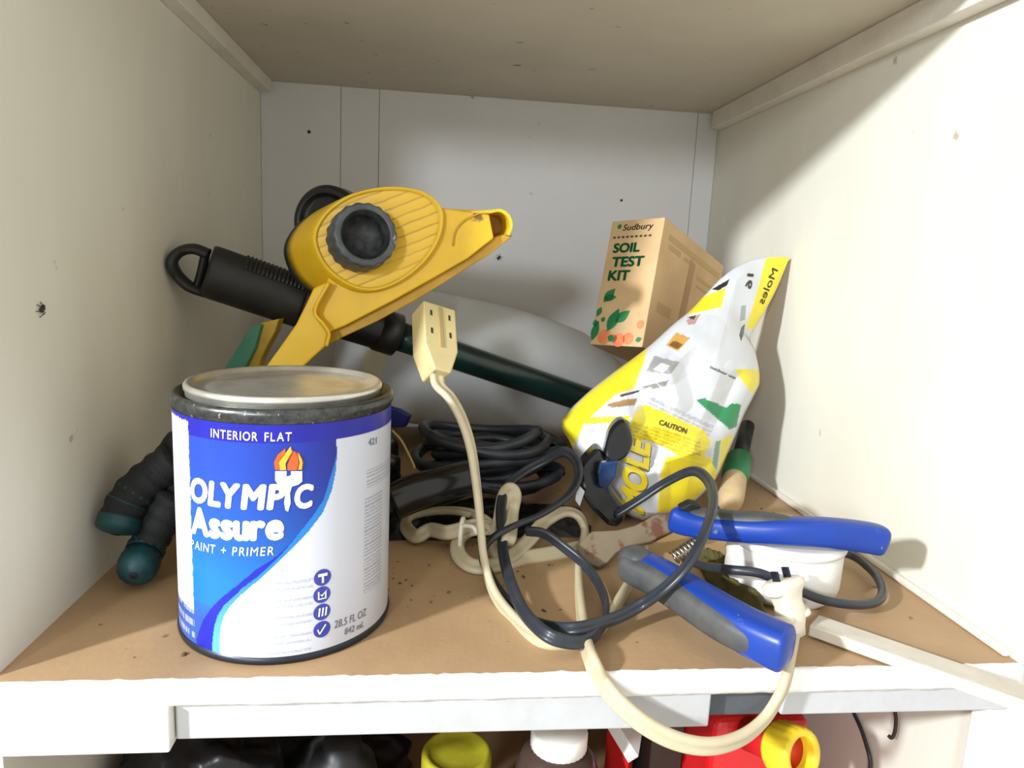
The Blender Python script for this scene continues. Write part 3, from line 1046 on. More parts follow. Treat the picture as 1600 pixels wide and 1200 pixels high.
b0 = bl(ow / 2, ot * 0.42, -ohb + 0.004)
b1 = bl(ow / 2 + 0.0004, ot * 0.42, -ohb - 0.006)
path = [b0, b1, at(704, 622, 0.124), at(722, 655, 0.118), at(736, 700, 0.112), at(745, 760, 0.104), at(751, 820, 0.095), at(756, 872, 0.083), at(770, 922, 0.066), at(798, 962, 0.047),
        atz(842, 997, .004), atz(890, 1001, .004), atz(930, 988, .004), atz(957, 955, .004), atz(981, 915, .004), atz(1000, 880, .004), atz(1004, 858, .004), atz(975, 842, .004), atz(930, 850, .003), atz(880, 862, .003), atz(820, 872, .003),
        atz(770, 884, .004), atz(738, 884, .004), atz(718, 868, .004), atz(716, 846, .006), atz(735, 830, .010), atz(765, 826, .013), atz(740, 822, .014), atz(700, 832, .012), atz(672, 828, .010), atz(650, 838, .006), atz(634, 822, .006), atz(645, 806, .010), atz(690, 798, .014), atz(735, 802, .016), atz(768, 822, .016),
        atz(788, 848, .014), atz(796, 838, .020), at(800, 800, 0.145), at(804, 774, 0.150), at(797, 764, 0.153), at(788, 775, 0.150), at(782, 810, 0.140), atz(776, 850, .012), atz(781, 872, .006), atz(800, 868, .006),
        atz(828, 842, .010), atz(850, 816, .016), atz(880, 800, .020), atz(904, 806, .018), atz(914, 832, .008), atz(907, 868, .004), atz(904, 905, .004), atz(907, 950, .004), atz(914, 1000, .004), atz(925, 1035, .005), at(940, 1064, -0.006),
        at(966, 1098, -0.013), at(1008, 1133, -0.020), at(1058, 1158, -0.024), at(1110, 1166, -0.024), at(1158, 1153, -0.019), at(1194, 1124, -0.012), at(1219, 1085, -0.0085), at(1229, 1058, -0.0075), atz(1236, 1030, 0.0032), atz(1240, 1006, 0.0034), at(1242, 990, 0.0190), at(1241, 968, 0.0225)]
pts = crom(path, 8)
mb = MB()
mb.sweep(pts, twin(0.0026, 0.0023), roll=lambda t: 0.35 + 1.1 * math.sin(9 * t))
mb.build('cable', M['beige'], cord)
# wire tie round the bundle
tc_ = atz(722, 834, 0.012)
mb = MB()
mb.tube([tc_ + Vector((0.0015 * math.cos(a), 0.009 * math.cos(a), 0.010 * math.sin(a))) for a in [2 * PI * k / 20 for k in range(20)]], 0.0016, 8, closed=True)
mb.tube(crom([tc_ + Vector((0, -0.006, 0.008)), tc_ + Vector((0.006, -0.011, 0.009)), tc_ + Vector((0.009, -0.013, 0.005))], 5), 0.0014, 8)
mb.build('wire_tie', M['plug'], cord)
# plug standing up against the white tub
p0, p1 = at(1243, 988, 0.0190), at(1222, 905, 0.0270)
pz = (p1 - p0).normalized()
px_ = CR - pz * CR.dot(pz)
px_.normalize()
py_ = pz.cross(px_)
Mp = Matrix(((px_.x, py_.x, pz.x, p0.x), (px_.y, py_.y, pz.y, p0.y), (px_.z, py_.z, pz.z, p0.z), (0, 0, 0, 1))) @ Matrix.Rotation(math.radians(32), 4, 'Z')
PLn = (p1 - p0).length
prof = []
vs, fs = [], []
secs = [(-0.06, 0.0042, 0.0040), (0.10, 0.0050, 0.0045), (0.22, 0.0066, 0.0052), (0.40, 0.0080, 0.0058), (0.55, 0.0072, 0.0054), (0.72, 0.0086, 0.0062), (0.86, 0.0110, 0.0078), (0.93, 0.0112, 0.0080), (1.0, 0.0090, 0.0064)]
N_ = 20
for (t, a, b) in secs:
    for k in range(N_):
        th = 2 * PI * k / N_
        c, s = math.cos(th), math.sin(th)
        x = a * math.copysign(abs(c) ** 0.55, c)
        y = b * math.copysign(abs(s) ** 0.55, s)
        vs.append(Mp @ Vector((x, y, t * PLn)))
for i in range(len(secs) - 1):
    for k in range(N_):
        fs.append([i * N_ + k, i * N_ + (k + 1) % N_, (i + 1) * N_ + (k + 1) % N_, (i + 1) * N_ + k])
fs += [list(range(N_)), [(len(secs) - 1) * N_ + k for k in range(N_)]]
mb = MB().add(vs, fs, True)
for t in (0.30, 0.84):                                    # finger ridges on both sides
    for sgn in (1, -1):
        mb.blob(Mp @ Vector((sgn * (0.0058 + 0.0030 * t), 0, t * PLn)), (0.0046, 0.0060, 0.0026), Mp, 16, 10, e=0.8)
plug = mb.build('plug', M['plug'], cord)
mb = MB()
for sgn in (1, -1):
    mb.box((-0.0006 + sgn * 0.0045, -0.0022, PLn * 0.98), (0.0006 + sgn * 0.0045, 0.0022, PLn + 0.0052), Mp)
mb.build('prongs', M['tin_base'], plug, bevel=0.0003)

# ------------------------------------------------------------------ black cord with its plug
bc = thing('power_cord', atz(890, 1000, 0), 'black flat cord in wide loops, ending in a glossy black plug', 'cord')
bpath = [at(822, 830, 0.118), at(850, 834, 0.112), atz(882, 856, .016), atz(915, 884, .010), atz(938, 918, .0075), atz(947, 950, .0075), atz(940, 980, .008), atz(918, 1000, .008), atz(888, 1003, .009), atz(852, 990, .012), atz(818, 955, .010), atz(798, 910, .010), atz(787, 868, .014), at(784, 828, 0.120), at(783, 790, 0.140), at(792, 760, 0.160), at(818, 738, 0.172),
         at(850, 720, 0.172), at(880, 706, 0.165), at(901, 722, 0.155), at(903, 750, 0.146), at(884, 778, 0.135), at(845, 804, 0.122), at(800, 823, 0.110), at(768, 842, 0.105), atz(754, 868, .012), atz(766, 900, .004), atz(786, 933, .003), atz(814, 962, .003), atz(852, 979, .004), atz(900, 982, .012), atz(958, 967, .010),
         at(1000, 946, 0.036), at(1040, 918, 0.029), at(1076, 880, 0.030), at(1102, 830, 0.044), at(1114, 785, 0.070), at(1107, 752, 0.10), at(1082, 736, 0.125), at(1040, 754, 0.140), at(1000, 780, 0.145), at(962, 804, 0.150)]
MB().sweep(crom(bpath, 9), twin(0.0018, 0.0017), roll=lambda t: 0.5 + 0.9 * math.sin(7 * t + 1)).build('cable', M['blackcord'], bc)
# black adapter plug in front of the bag
YA = 0.151
body_px = [(902, 735), (918, 716), (934, 700), (950, 720), (948, 745), (958, 772), (976, 796), (980, 812), (966, 828), (948, 822), (926, 800), (908, 775)]
mb = MB()
mb.prism([at(px, py, YA - 0.0003 * (py - 800) * 0.4) for px, py in body_px], (0.002, 0.018, 0.002), False)
ad = mb.build('plug_body', M['black_gloss'], bc, bevel=0.004, seg=3)
head_px = [(946, 700), (952, 676), (964, 660), (976, 657), (984, 668), (990, 690), (984, 710), (970, 722), (954, 724), (946, 714)]
mb = MB()
mb.prism(crom([at(px, py, YA + 0.012 - 0.0002 * (py - 700)) for px, py in head_px], 3, True), (0.002, 0.016, 0.0), False)
mb.build('plug_head', M['black_gloss'], bc, bevel=0.005, seg=4)
lab_px = [(938, 724), (966, 720), (962, 745), (948, 766), (936, 760), (934, 740)]
mb = MB()
mb.prism([at(px, py, YA - 0.004) for px, py in lab_px], (0.001, 0.006, 0), False)
mb.build('blue_label', M['bluelabel'], bc, bevel=0.001)
tag_px = [(902, 756), (914, 768), (906, 792), (899, 782)]
MB().prism([at(px, py, YA - 0.006) for px, py in tag_px], (0, 0.002, 0)).build('grey_tab', M['jug'], bc, bevel=0.0005)

# ------------------------------------------------------------------ yellow and white mole bait bag
Lp = [(1000, 812), (972, 800), (930, 765), (902, 715), (890, 690), (877, 657), (912, 619), (958, 582), (1010, 544), (1050, 508), (1076, 487), (1100, 462), (1125, 436), (1150, 417), (1172, 407), (1196, 401)]
Rp = [(1004, 813), (1034, 806), (1070, 795), (1108, 762), (1122, 742), (1134, 716), (1150, 680), (1163, 648), (1180, 615), (1187, 598), (1186, 575), (1180, 548), (1173, 525), (1195, 487), (1215, 448), (1234, 402)]
NV, NU = 320, 190
Lc = crom([Vector((x, y, 0)) for x, y in Lp], 20)
Rc = crom([Vector((x, y, 0)) for x, y in Rp], 20)
creases = [(877, 657, 985, 652, 0.0035, 12), (985, 652, 975, 610, 0.003, 12), (985, 655, 1110, 692, 0.004, 16), (1040, 722, 1108, 700, 0.005, 12), (985, 655, 970, 800, 0.003, 14), (1110, 692, 1095, 780, -0.004, 12),
           (1045, 575, 1110, 520, 0.004, 14), (1045, 575, 1060, 625, 0.004, 12), (1110, 520, 1125, 430, -0.003, 14), (1150, 590, 1120, 660, -0.004, 12), (1147, 577, 1186, 577, 0.003, 8), (990, 607, 1010, 545, -0.003, 10), (1080, 500, 1040, 575, 0.003, 14), (1150, 440, 1120, 560, 0.004, 22), (896, 697, 912, 662, 0.003, 10), (1030, 740, 1030, 800, 0.003, 9)]


def crease(x, y):
    s = 0
    for (x0, y0, x1, y1, a, wd) in creases:
        dx, dy = x1 - x0, y1 - y0
        t = max(0, min(1, ((x - x0) * dx + (y - y0) * dy) / (dx * dx + dy * dy)))
        d = math.hypot(x - x0 - t * dx, y - y0 - t * dy)
        s += a * max(0, 1 - d / (2 * wd))
    return s


Wt, Yl, Gr = lin((200, 201, 206)), lin((222, 204, 44)), lin((24, 128, 76))
polys = [
    ([(877, 657), (915, 617), (1012, 541), (1006, 567), (990, 608), (962, 616), (922, 652), (985, 650), (984, 658), (912, 663), (896, 699), (880, 680)], Yl),
    ([(1072, 492), (1100, 463), (1134, 450), (1127, 480), (1085, 489)], Yl),
    ([(1112, 452), (1140, 436), (1136, 446), (1122, 454)], lin((40, 40, 38))),
    ([(1197, 403), (1236, 400), (1221, 440), (1204, 480), (1176, 527), (1166, 512), (1182, 460)], Yl),
    ([(1147, 577), (1188, 577), (1188, 598), (1176, 617)], Yl),
    ([(1007, 632), (1035, 642), (1072, 660), (1099, 672), (1111, 690), (1100, 712), (1120, 722), (1118, 750), (1060, 800), (1027, 800), (1031, 745), (1040, 716), (1060, 712), (1040, 700), (1010, 687), (990, 690), (984, 665), (992, 645)], Yl),
    ([(1127, 687), (1146, 678), (1133, 725), (1122, 742)], Yl),
    ([(1118, 690), (1126, 688), (1120, 735), (1113, 725)], lin((110, 150, 130))),
    ([(1087, 625), (1100, 622), (1135, 637), (1144, 630), (1158, 632), (1151, 667), (1140, 671), (1110, 645)], Gr),
    ([(1040, 540), (1057, 519), (1078, 528), (1060, 548)], lin((196, 148, 76))),
    ([(1044, 540), (1052, 532), (1068, 538), (1058, 546)], lin((120, 84, 40))),
    ([(1010, 580), (1022, 556), (1062, 566), (1048, 585)], lin((150, 148, 146))),
    ([(1020, 578), (1034, 566), (1046, 572), (1036, 582)], lin((210, 208, 204))),
    ([(1072, 500), (1095, 490), (1086, 506), (1076, 508)], lin((176, 140, 128))),
    ([(1074, 496), (1088, 492), (1084, 500)], lin((70, 64, 64))),
    ([(1003, 604), (1045, 594), (1040, 604), (1008, 610)], lin((140, 138, 130))),
    ([(948, 632), (975, 624), (1006, 622), (1000, 632), (956, 637)], lin((156, 122, 84))),
    ([(966, 617), (1012, 606), (1000, 612), (972, 620)], lin((60, 60, 56))),
    ([(990, 640), (1000, 610), (1018, 604), (1020, 618), (1000, 632)], lin((222, 220, 206))),
    ([(1182, 512), (1178, 516), (1172, 545), (1166, 540), (1160, 528), (1158, 518)], Wt),
    ([(1158, 512), (1164, 506), (1162, 522), (1158, 534), (1155, 524)], lin((56, 60, 64))),
    ([(1158, 478), (1166, 476), (1164, 500), (1156, 502)], lin((150, 154, 156))),
    ([(900, 700), (912, 664), (960, 660), (944, 692), (925, 722), (908, 722)], lin((232, 232, 234)))]


def bag_col(x, y):
    c = Wt
    for P, pc in polys:
        if inpoly(x, y, P):
            c = pc
    # rows of fine grey print beneath the white panel
    t = (x - 1015) * 0.906 + (y - 622) * 0.423
    n_ = -(x - 1015) * 0.423 + (y - 622) * 0.906
    if c is Wt and 0 < t < 110 and -4 < n_ < 22 and int(n_ / 3) % 2 == 0 and y > 612 and mnoise.noise(Vector((t * 0.35, n_, 1))) > -0.3:
        c = mixc(Wt, lin((130, 132, 138)), 0.5)
    if c is Yl and 985 < x < 1095 and 672 < y + (1040 - x) * 0.28 < 700 and int((y + (1040 - x) * 0.36) / 3) % 2 == 0 and mnoise.noise(Vector((x * 0.4, y * 0.1, 1))) > -0.2:
        c = mixc(Yl, lin((120, 108, 30)), 0.45)
    return c


vs, cs = [], []
Yb = lambda t: 0.193 + 0.087 * t
for side in (0, 1):
    for j in range(NV + 1):
        t = j / NV
        f = t * (len(Lc) - 1)
        i0 = min(int(f), len(Lc) - 2)
        a = Lc[i0].lerp(Lc[i0 + 1], f - i0)
        b = Rc[i0].lerp(Rc[i0 + 1], f - i0)
        th = interp([(0, 0.006), (0.08, 0.022), (0.3, 0.034), (0.5, 0.032), (0.7, 0.018), (0.85, 0.007), (1.0, 0.0008)], t)
        for k in range(NU + 1):
            u = k / NU
            x, y = a.x + (b.x - a.x) * u, a.y + (b.y - a.y) * u
            e = math.sqrt(max(0.0, 1 - (2 * u - 1) ** 2)) ** 0.8
            env = min(1, 5 * min(u, 1 - u))
            Y = Yb(t)
            if side == 0:
                Y -= th * e + env * (1.7 * crease(x, y) * (1 - 0.6 * t) + 0.0030 * mnoise.noise(Vector((x * 0.022, y * 0.022, 3))))
                c = bag_col(x, y)
            else:
                Y += 0.6 * th * e
                c = Wt
            vs.append(at(x, y, Y))
            cs.append(c)
fs = []
W1 = NU + 1
o2 = (NV + 1) * W1
for j in range(NV):
    for k in range(NU):
        a = j * W1 + k
        fs.append([a, a + 1, a + W1 + 1, a + W1])
        fs.append([o2 + a, o2 + a + W1, o2 + a + W1 + 1, o2 + a + 1])
    for k in (0, NU):
        a = j * W1 + k
        fs.append([a, a + W1, o2 + a + W1, o2 + a])
for k in range(NU):
    for j in (0, NV):
        a = j * W1 + k
        fs.append([a, a + 1, o2 + a + 1, o2 + a])
bagroot = thing('bait_bag', atz(1010, 800, 0), 'crumpled yellow and white mole bait bag standing in the right back part of the shelf', 'bag')
bagm = MB().add(vs, fs, True, cs)
bvh = BVHTree.FromPolygons([tuple(q) for q in vs], [f for f in fs])
film = bagm.build('film', M['bag'], bagroot)


def bag_text(mb, s, org, xdir, ydir, bold=0.03, sub=0):
    V, F = text2d(s, bold)
    if sub:
        bm = bmesh.new()
        bv = [bm.verts.new((x, y, 0)) for x, y in V]
        for f in F:
            try:
                bm.faces.new([bv[i] for i in f])
            except ValueError:
                pass
        bmesh.ops.subdivide_edges(bm, edges=bm.edges, cuts=sub, use_grid_fill=True)
        bmesh.ops.triangulate(bm, faces=bm.faces)
        bm.verts.index_update()
        V = [(v.co.x, v.co.y) for v in bm.verts]
        F = [[v.index for v in f.verts] for f in bm.faces]
        bm.free()
    P = []
    for (x, y) in V:
        px, py = org[0] + xdir[0] * x + ydir[0] * y, org[1] + xdir[1] * x + ydir[1] * y
        d = ray(px, py).normalized()
        hit, nor, idx, dist = bvh.ray_cast(CAM, d)
        if hit is None:
            hit = at(px, py, 0.19)
        P.append(hit - d * 0.0006)
    mb.add(P, F, True)


M['ink_yellow'] = mat('yellow_film_ink', (240, 216, 44), 0.25)
M['ink_shadow'] = mat('dark_film_ink', (84, 84, 70), 0.3)
for dx, key in ((3, 'ink_shadow'), (0, 'ink_yellow')):
    mb = MB()
    bag_text(mb, 'MOLE', (1007 + dx * 0.4, 806 + dx * 0.6), (11, -112), (-40, -16), 0.06, 0)
    o = mb.build('lettering', M[key], film)
    if key == 'ink_yellow':
        for v in o.data.vertices:
            v.co += (CAM - v.co).normalized() * 0.0004
for args in (('CAUTION', (1029, 663), (43, 15), (2.5, -8), 0.03), ('16', (1178, 428), (-4, 24), (-10, -1), 0.03), ('Moles', (1216, 422), (-23, 54), (-9, -4), 0.01), ('outdoor use', (1109, 575), (40, 18), (1, -5), 0.01)):
    mb = MB()
    bag_text(mb, *args)
    mb.build('lettering', M['ink_dark'], film)

# ------------------------------------------------------------------ white tub and the cord round it
tcx, tcy = 0.1545, 0.0800
tub = thing('white_tub', (tcx, tcy, 0), 'round white plastic tub on the right of the shelf under the blue handles', 'tub')
Mt = Matrix.Translation((tcx, tcy, 0))
MB().lathe([(0.022, 0.0), (0.027, 0.0006), (0.0315, 0.005), (0.0328, 0.010), (0.0330, 0.030), (0.0322, 0.0315), (0.0322, 0.032), (0.0010, 0.032)], Mt, 64).build('body', M['white_plastic'], tub)
MB().lathe([(0.0323, 0.0316), (0.0340, 0.0322), (0.0345, 0.0340), (0.0340, 0.0362), (0.0318, 0.0372), (0.028, 0.0366), (0.0010, 0.0366)], Mt, 64).build('lid', M['white_plastic'], tub)
tc2 = thing('appliance_cord', (tcx, tcy - 0.04, 0), 'thin black cord wrapped round the foot of the white tub', 'cord')
tpath = [at(1068, 872, 0.088), at(1100, 884, 0.070), at(1140, 890, 0.050), at(1188, 896, 0.042), at(1235, 917, 0.0405), at(1285, 937, 0.0395), at(1335, 945, 0.041), at(1368, 941, 0.048), at(1379, 926, 0.060), at(1372, 904, 0.078), at(1356, 886, 0.096), at(1330, 868, 0.112), at(1280, 855, 0.122)]
MB().tube(crom(tpath, 8), 0.0026, 12).build('cable', M['blackcord'], tc2)

# ------------------------------------------------------------------ pruning shears
pru = thing('pruning_shears', atz(1080, 930, 0), 'open pruning shears with blue and black handles, one handle resting on the white tub', 'pruners')


def sq(a, b, e=0.6, n=20):
    P = []
    for k in range(n):
        th = 2 * PI * k / n
        c, s = math.cos(th), math.sin(th)
        P.append((a * math.copysign(abs(c) ** e, c), b * math.copysign(abs(s) ** e, s)))
    return P


def ends(t, lo, hi):
    k = 1.0
    if t < lo:
        k = math.sqrt(max(0.0, 1 - (1 - t / lo) ** 2)) * 0.75 + 0.25
    if t > 1 - hi:
        k = math.sqrt(max(0.0, 1 - (1 - (1 - t) / hi) ** 2)) * 0.9 + 0.1
    return k


up_path = crom([at(1050, 806, 0.098), at(1075, 816, 0.090), at(1110, 822, 0.079), at(1160, 827, 0.066), at(1220, 829, 0.057), at(1290, 832, 0.052), at(1350, 839, 0.051), at(1384, 846, 0.051)], 10)
uh = MB().sweep(up_path, sq(0.0085, 0.0088), up=(0, 0, 1), scale=lambda t: (ends(t, 0.05, 0.05) * (0.95 + 0.12 * math.sin(5 * t)), ends(t, 0.05, 0.05) * (0.86 + 0.10 * math.cos(6.5 * t + 0.6)))).build('upper_handle', M['blue'], pru)
seg = [q + Vector((0, 0.0022, 0.0038)) for q in up_path[int(len(up_path) * 0.16):int(len(up_path) * 0.66)]]
MB().sweep(seg, sq(0.0072, 0.0056), up=(0, 0, 1), scale=lambda t: ends(t, 0.3, 0.4)).build('grip_pad', M['grip'], uh)
lo_path = crom([atz(978, 872, .022), atz(1000, 884, .022), atz(1030, 899, .0215), atz(1065, 920, .021), atz(1110, 950, .020), atz(1160, 981, .019), atz(1205, 1004, .0182), atz(1238, 1018, .0178)], 10)
lh = MB().sweep(lo_path, sq(0.0098, 0.0092), up=(0, 0, 1), scale=lambda t: (ends(t, 0.10, 0.06) * (1.0 - 0.06 * math.sin(6 * t)), ends(t, 0.10, 0.06) * (1.02 - 0.1 * math.sin(5 * t)))).build('lower_handle', M['blue'], pru)
n = len(lo_path)
seg = [q + Vector((-0.0026, -0.0030, -0.0010)) for q in lo_path[int(n * 0.02):int(n * 0.86)]]
MB().sweep(seg, sq(0.0090, 0.0084, 0.7), up=(0, 0, 1), scale=lambda t: (ends(t, 0.12, 0.3), ends(t, 0.12, 0.3))).build('grip_pad', M['grip'], lh)
seg = [q + Vector((-0.0012, -0.0008, 0.0026)) for q in lo_path[0:int(n * 0.24)]]
MB().sweep(seg, sq(0.0088, 0.0078, 0.8), up=(0, 0, 1), scale=lambda t: ends(t, 0.4, 0.3)).build('grip_pad', M['grip'], lh)
blade_px = [(924, 830), (945, 829), (965, 828), (992, 821), (1025, 803), (1048, 803), (1056, 812), (1053, 828), (1017, 846), (980, 853), (962, 864), (950, 878), (935, 886), (918, 880), (900, 858), (909, 845)]
MB().prism([at(px, py, 0.104 + 0.00030 * (886 - py)) for px, py in blade_px], (0.001, 0.003, -0.0035)).build('blade', M['rust'], pru, bevel=0.0008)
sp0, sp1 = at(1052, 872, 0.075), at(1094, 846, 0.079)
sx = (sp1 - sp0)
so = sx.orthogonal().normalized()
s2 = sx.normalized().cross(so)
MB().tube([sp0 + sx * (i / 120) + so * 0.0036 * math.cos(i * 2 * PI / 16) + s2 * 0.0036 * math.sin(i * 2 * PI / 16) for i in range(121)], 0.0008, 6).build('spring', M['steel'], pru)
lk_px = [(1062, 795), (1080, 786), (1096, 790), (1094, 806), (1076, 808)]
MB().prism([at(px, py, 0.088) for px, py in lk_px], (0, 0.006, 0.001)).build('lock_catch', M['black'], pru, bevel=0.001)

# ------------------------------------------------------------------ loose white lath lying over the front edge
la, lb = atz(1262, 994, 0.001), atz(1630, 1128, 0.001)
lb.x = min(lb.x, 0.24)
ldir = (lb - la)
ldir.z = 0
ln = Vector((-ldir.y, ldir.x, 0)).normalized()
P = [la, lb, lb + ln * 0.016, la + ln * 0.016]
tag(MB().prism([Vector((q.x, q.y, 0.0012)) for q in P], (0, 0, 0.0062)).build('wooden_lath', M['lath'], bevel=0.0008), 'loose white painted lath lying slantwise over the right front edge of the shelf', 'lath')

# ------------------------------------------------------------------ olive rag under the shears
vs, fs = [], []
na, nb = 30, 20
for j in range(nb + 1):
    for i in range(na + 1):
        u, v = i / na, j / nb
        a = atz(1072 + 84 * u + 14 * v, 868 + 22 * u, 0).lerp(atz(1105 + 100 * u, 905 + 68 * u + 8 * v, 0), v)
        e = min(u, 1 - u, v, 1 - v) * 6
        z = 0.0012 + min(1, e) * (0.004 + 0.006 * (0.5 + mnoise.noise(Vector((u * 4, v * 4, 2)))) + 0.003 * abs(mnoise.noise(Vector((u * 11, v * 9, 5)))))
        d = Vector((a.x - tcx, a.y - tcy, 0))
        if d.length < 0.0350:
            d = d.normalized() * 0.0350
        vs.append((tcx + d.x, tcy + d.y, z))
for j in range(nb):
    for i in range(na):
        a = j * (na + 1) + i
        fs.append([a, a + 1, a + na + 2, a + na + 1])
rag = MB().add(vs, fs).build('rag', M['olive'])
sm = rag.modifiers.new('solid', 'SOLIDIFY')
sm.thickness = 0.001
tag(rag, 'crumpled olive green rag on the shelf between the two blue shear handles', 'rag')

# ------------------------------------------------------------------ garden glove behind the can on the left
gl = thing('garden_glove', atz(215, 900, 0), 'black garden glove with teal coated fingertips, by the left wall behind the paint can', 'glove')


def finger(path, r):
    P = crom(path, 8)
    n = len(P)
    MB().tube(P, r, 14, scale=lambda t: (1.0 if t < 0.82 else math.sqrt(max(0.02, 1 - ((t - 0.82) / 0.18) ** 2))) * (1 + 0.05 * math.sin(40 * t))).build('finger', M['glove'], gl)
    for (a, b, k) in [(0.50, 0.56, 1.04), (0.64, 0.71, 1.04), (0.82, 1.0, 1.05)]:
        S = P[int(a * (n - 1)):int(b * (n - 1)) + 1]
        last = b >= 1.0
        MB().tube(S, r * k, 14, scale=(lambda t: (1.0 if t < 0.45 else math.sqrt(max(0.01, 1 - ((t - 0.45) / 0.55) ** 2)))) if last else (lambda t: 0.99)).build('rubber_band', M['teal'], gl)


finger([atx(274, 716, -.203), atx(244, 740, -.213), atx(212, 768, -.222), atx(192, 800, -.227), atx(180, 836, -.2285)], 0.0110)
finger([atx(276, 775, -.201), atx(250, 815, -.210), atx(228, 858, -.217), atz(208, 901, .0118)], 0.0102)
mb = MB()
mb.blob(atx(288, 735, -.203), (0.016, 0.018, 0.024), None, 28, 18, 0.2, 1.5, 3)
mb.build('palm', M['glove'], gl)
# dark bottle lying beside the glove
bz_ = Vector((0.50, 0.86, 0.0)).normalized()
bx_ = Vector((0, 0, 1))
by_ = bz_.cross(bx_)
bo0 = atz(254, 806, 0.0136)
Mb_ = Matrix(((bx_.x, by_.x, bz_.x, bo0.x), (bx_.y, by_.y, bz_.y, bo0.y), (bx_.z, by_.z, bz_.z, bo0.z), (0, 0, 0, 1)))
M['smoke'] = mat('smoked_plastic', (44, 52, 62), 0.2, var=0.3, vs=40, vcol=(30, 34, 40))
bt = thing('dark_bottle', atz(254, 830, 0), 'smoky dark plastic bottle lying behind the left side of the paint can', 'bottle')
MB().lathe([(0.001, 0.0), (0.010, 0.0), (0.0125, 0.003), (0.013, 0.012), (0.013, 0.060), (0.010, 0.068), (0.006, 0.074), (0.006, 0.080), (0.001, 0.080)], Mb_, 32).build('body', M['smoke'], bt)
MB().lathe([(0.0072, 0.075), (0.0072, 0.086), (0.001, 0.087)], Mb_, 24).build('cap', M['black'], bt)

# teal and yellow packet behind the can
pk = thing('seed_packet', at(380, 600, 0.225), 'narrow teal and mustard packet leaning upright behind the paint can', 'packet')
MB().prism([at(px, py, 0.215) for px, py in [(336, 600), (352, 572), (376, 536), (392, 511), (408, 507), (398, 545), (380, 580), (368, 612)]], (0.002, 0.008, 0)).build('teal_panel', M['tealcard'], pk, bevel=0.0008)
MB().prism([at(px, py, 0.219) for px, py in [(372, 612), (384, 580), (400, 545), (408, 504), (436, 498), (430, 518), (418, 540), (408, 560), (402, 585), (396, 612)]], (0.002, 0.009, 0)).build('yellow_panel', M['yellowcard'], pk, bevel=0.0008)

# ------------------------------------------------------------------ dark clutter in the middle of the shelf
blackbag = MB()
blackbag.blob(Vector((-0.122, 0.208, 0.036)), (0.040, 0.030, 0.032), None, 56, 36, 0.30, 2.2, 9)
tag(blackbag.build('plastic_bag', M['blackbag']), 'crumpled black plastic bag bunched behind the paint can', 'bag')
coil = MB()
cc = Vector((-0.014, 0.238, 0.0))
pts = []
for i in range(9 * 26):
    t = i / 26.0
    a = 2 * PI * t
    lay = int(t)
    rx = 0.048 + 0.007 * math.sin(lay * 2.3)
    ry = 0.032 + 0.007 * math.cos(lay * 1.7)
    pts.append(cc + Vector((0.007 * math.sin(lay * 1.3) + rx * math.cos(a), 0.005 * math.cos(lay * 2.1) + ry * math.sin(a), 0.0170 + 0.0044 * t + 0.004 * math.sin(2 * a + lay))))
coil.tube(pts, 0.0042, 10)
tag(coil.build('cable_coil', M['blackcord']), 'dark coil of cable heaped below the jug in the middle of the shelf', 'cable')
vs, fs = [], []
na, nb = 60, 24
for j in range(nb + 1):
    for i in range(na + 1):
        u, v = i / na, j / nb
        ro = 0.006 * mnoise.noise(Vector((u * 5, v * 5, 8)))
        x = -0.098 + 0.156 * u + ro
        y = 0.152 + 0.008 * u + (0.105 - 0.045 * u) * v + 1.4 * ro
        e = min(1, 5 * min(u, 1 - u, v, 1 - v))
        z = 0.0006 + e * (0.0025 + 0.004 * v * (1 - u) + 0.004 * abs(mnoise.noise(Vector((u * 9, v * 5, 3)))) + 0.003 * mnoise.noise(Vector((u * 20, v * 10, 6))))
        vs.append((x, y, z))
for j in range(nb):
    for i in range(na):
        a = j * (na + 1) + i
        fs.append([a, a + 1, a + na + 2, a + na + 1])
sheet = MB().add(vs, fs).build('dark_filler_sheet', M['blackbag'])  # sheet added to make the shelf dark around the coil
tag(sheet, 'crumpled black sheet added to darken the shelf below the cable heap', 'sheet')
hose = MB()
hp = crom([at(612, 786, 0.143), at(645, 771, 0.147), at(690, 759, 0.151), at(738, 747, 0.156)], 8)
hose.tube(hp, 0.0125, 20)
tag(hose.build('hose_offcut', M['black_gloss']), 'short glossy black hose offcut right of the paint can, under the cable heap', 'hose')
blue = MB()
blue.prism([at(px, py, 0.255) for px, py in [(590, 668), (600, 634), (622, 640), (640, 650), (632, 668)]], (0.002, 0.006, 0))
M['royal'] = mat('royal_blue_film', (18, 24, 104), 0.4, var=0.3, vs=60)
tag(blue.build('plastic_scrap', M['royal'], bevel=0.001), 'scrap of royal blue plastic below the jug, right behind the paint can', 'scrap')
st = MB()
st.tube(crom([at(612, 672, 0.150), at(628, 690, 0.146), at(646, 726, 0.143), at(647, 732, 0.143)], 6), 0.0008, 6)
tag(st.build('grass_stalk', M['straw']), 'thin dry grass stalk right of the paint can', 'stalk')
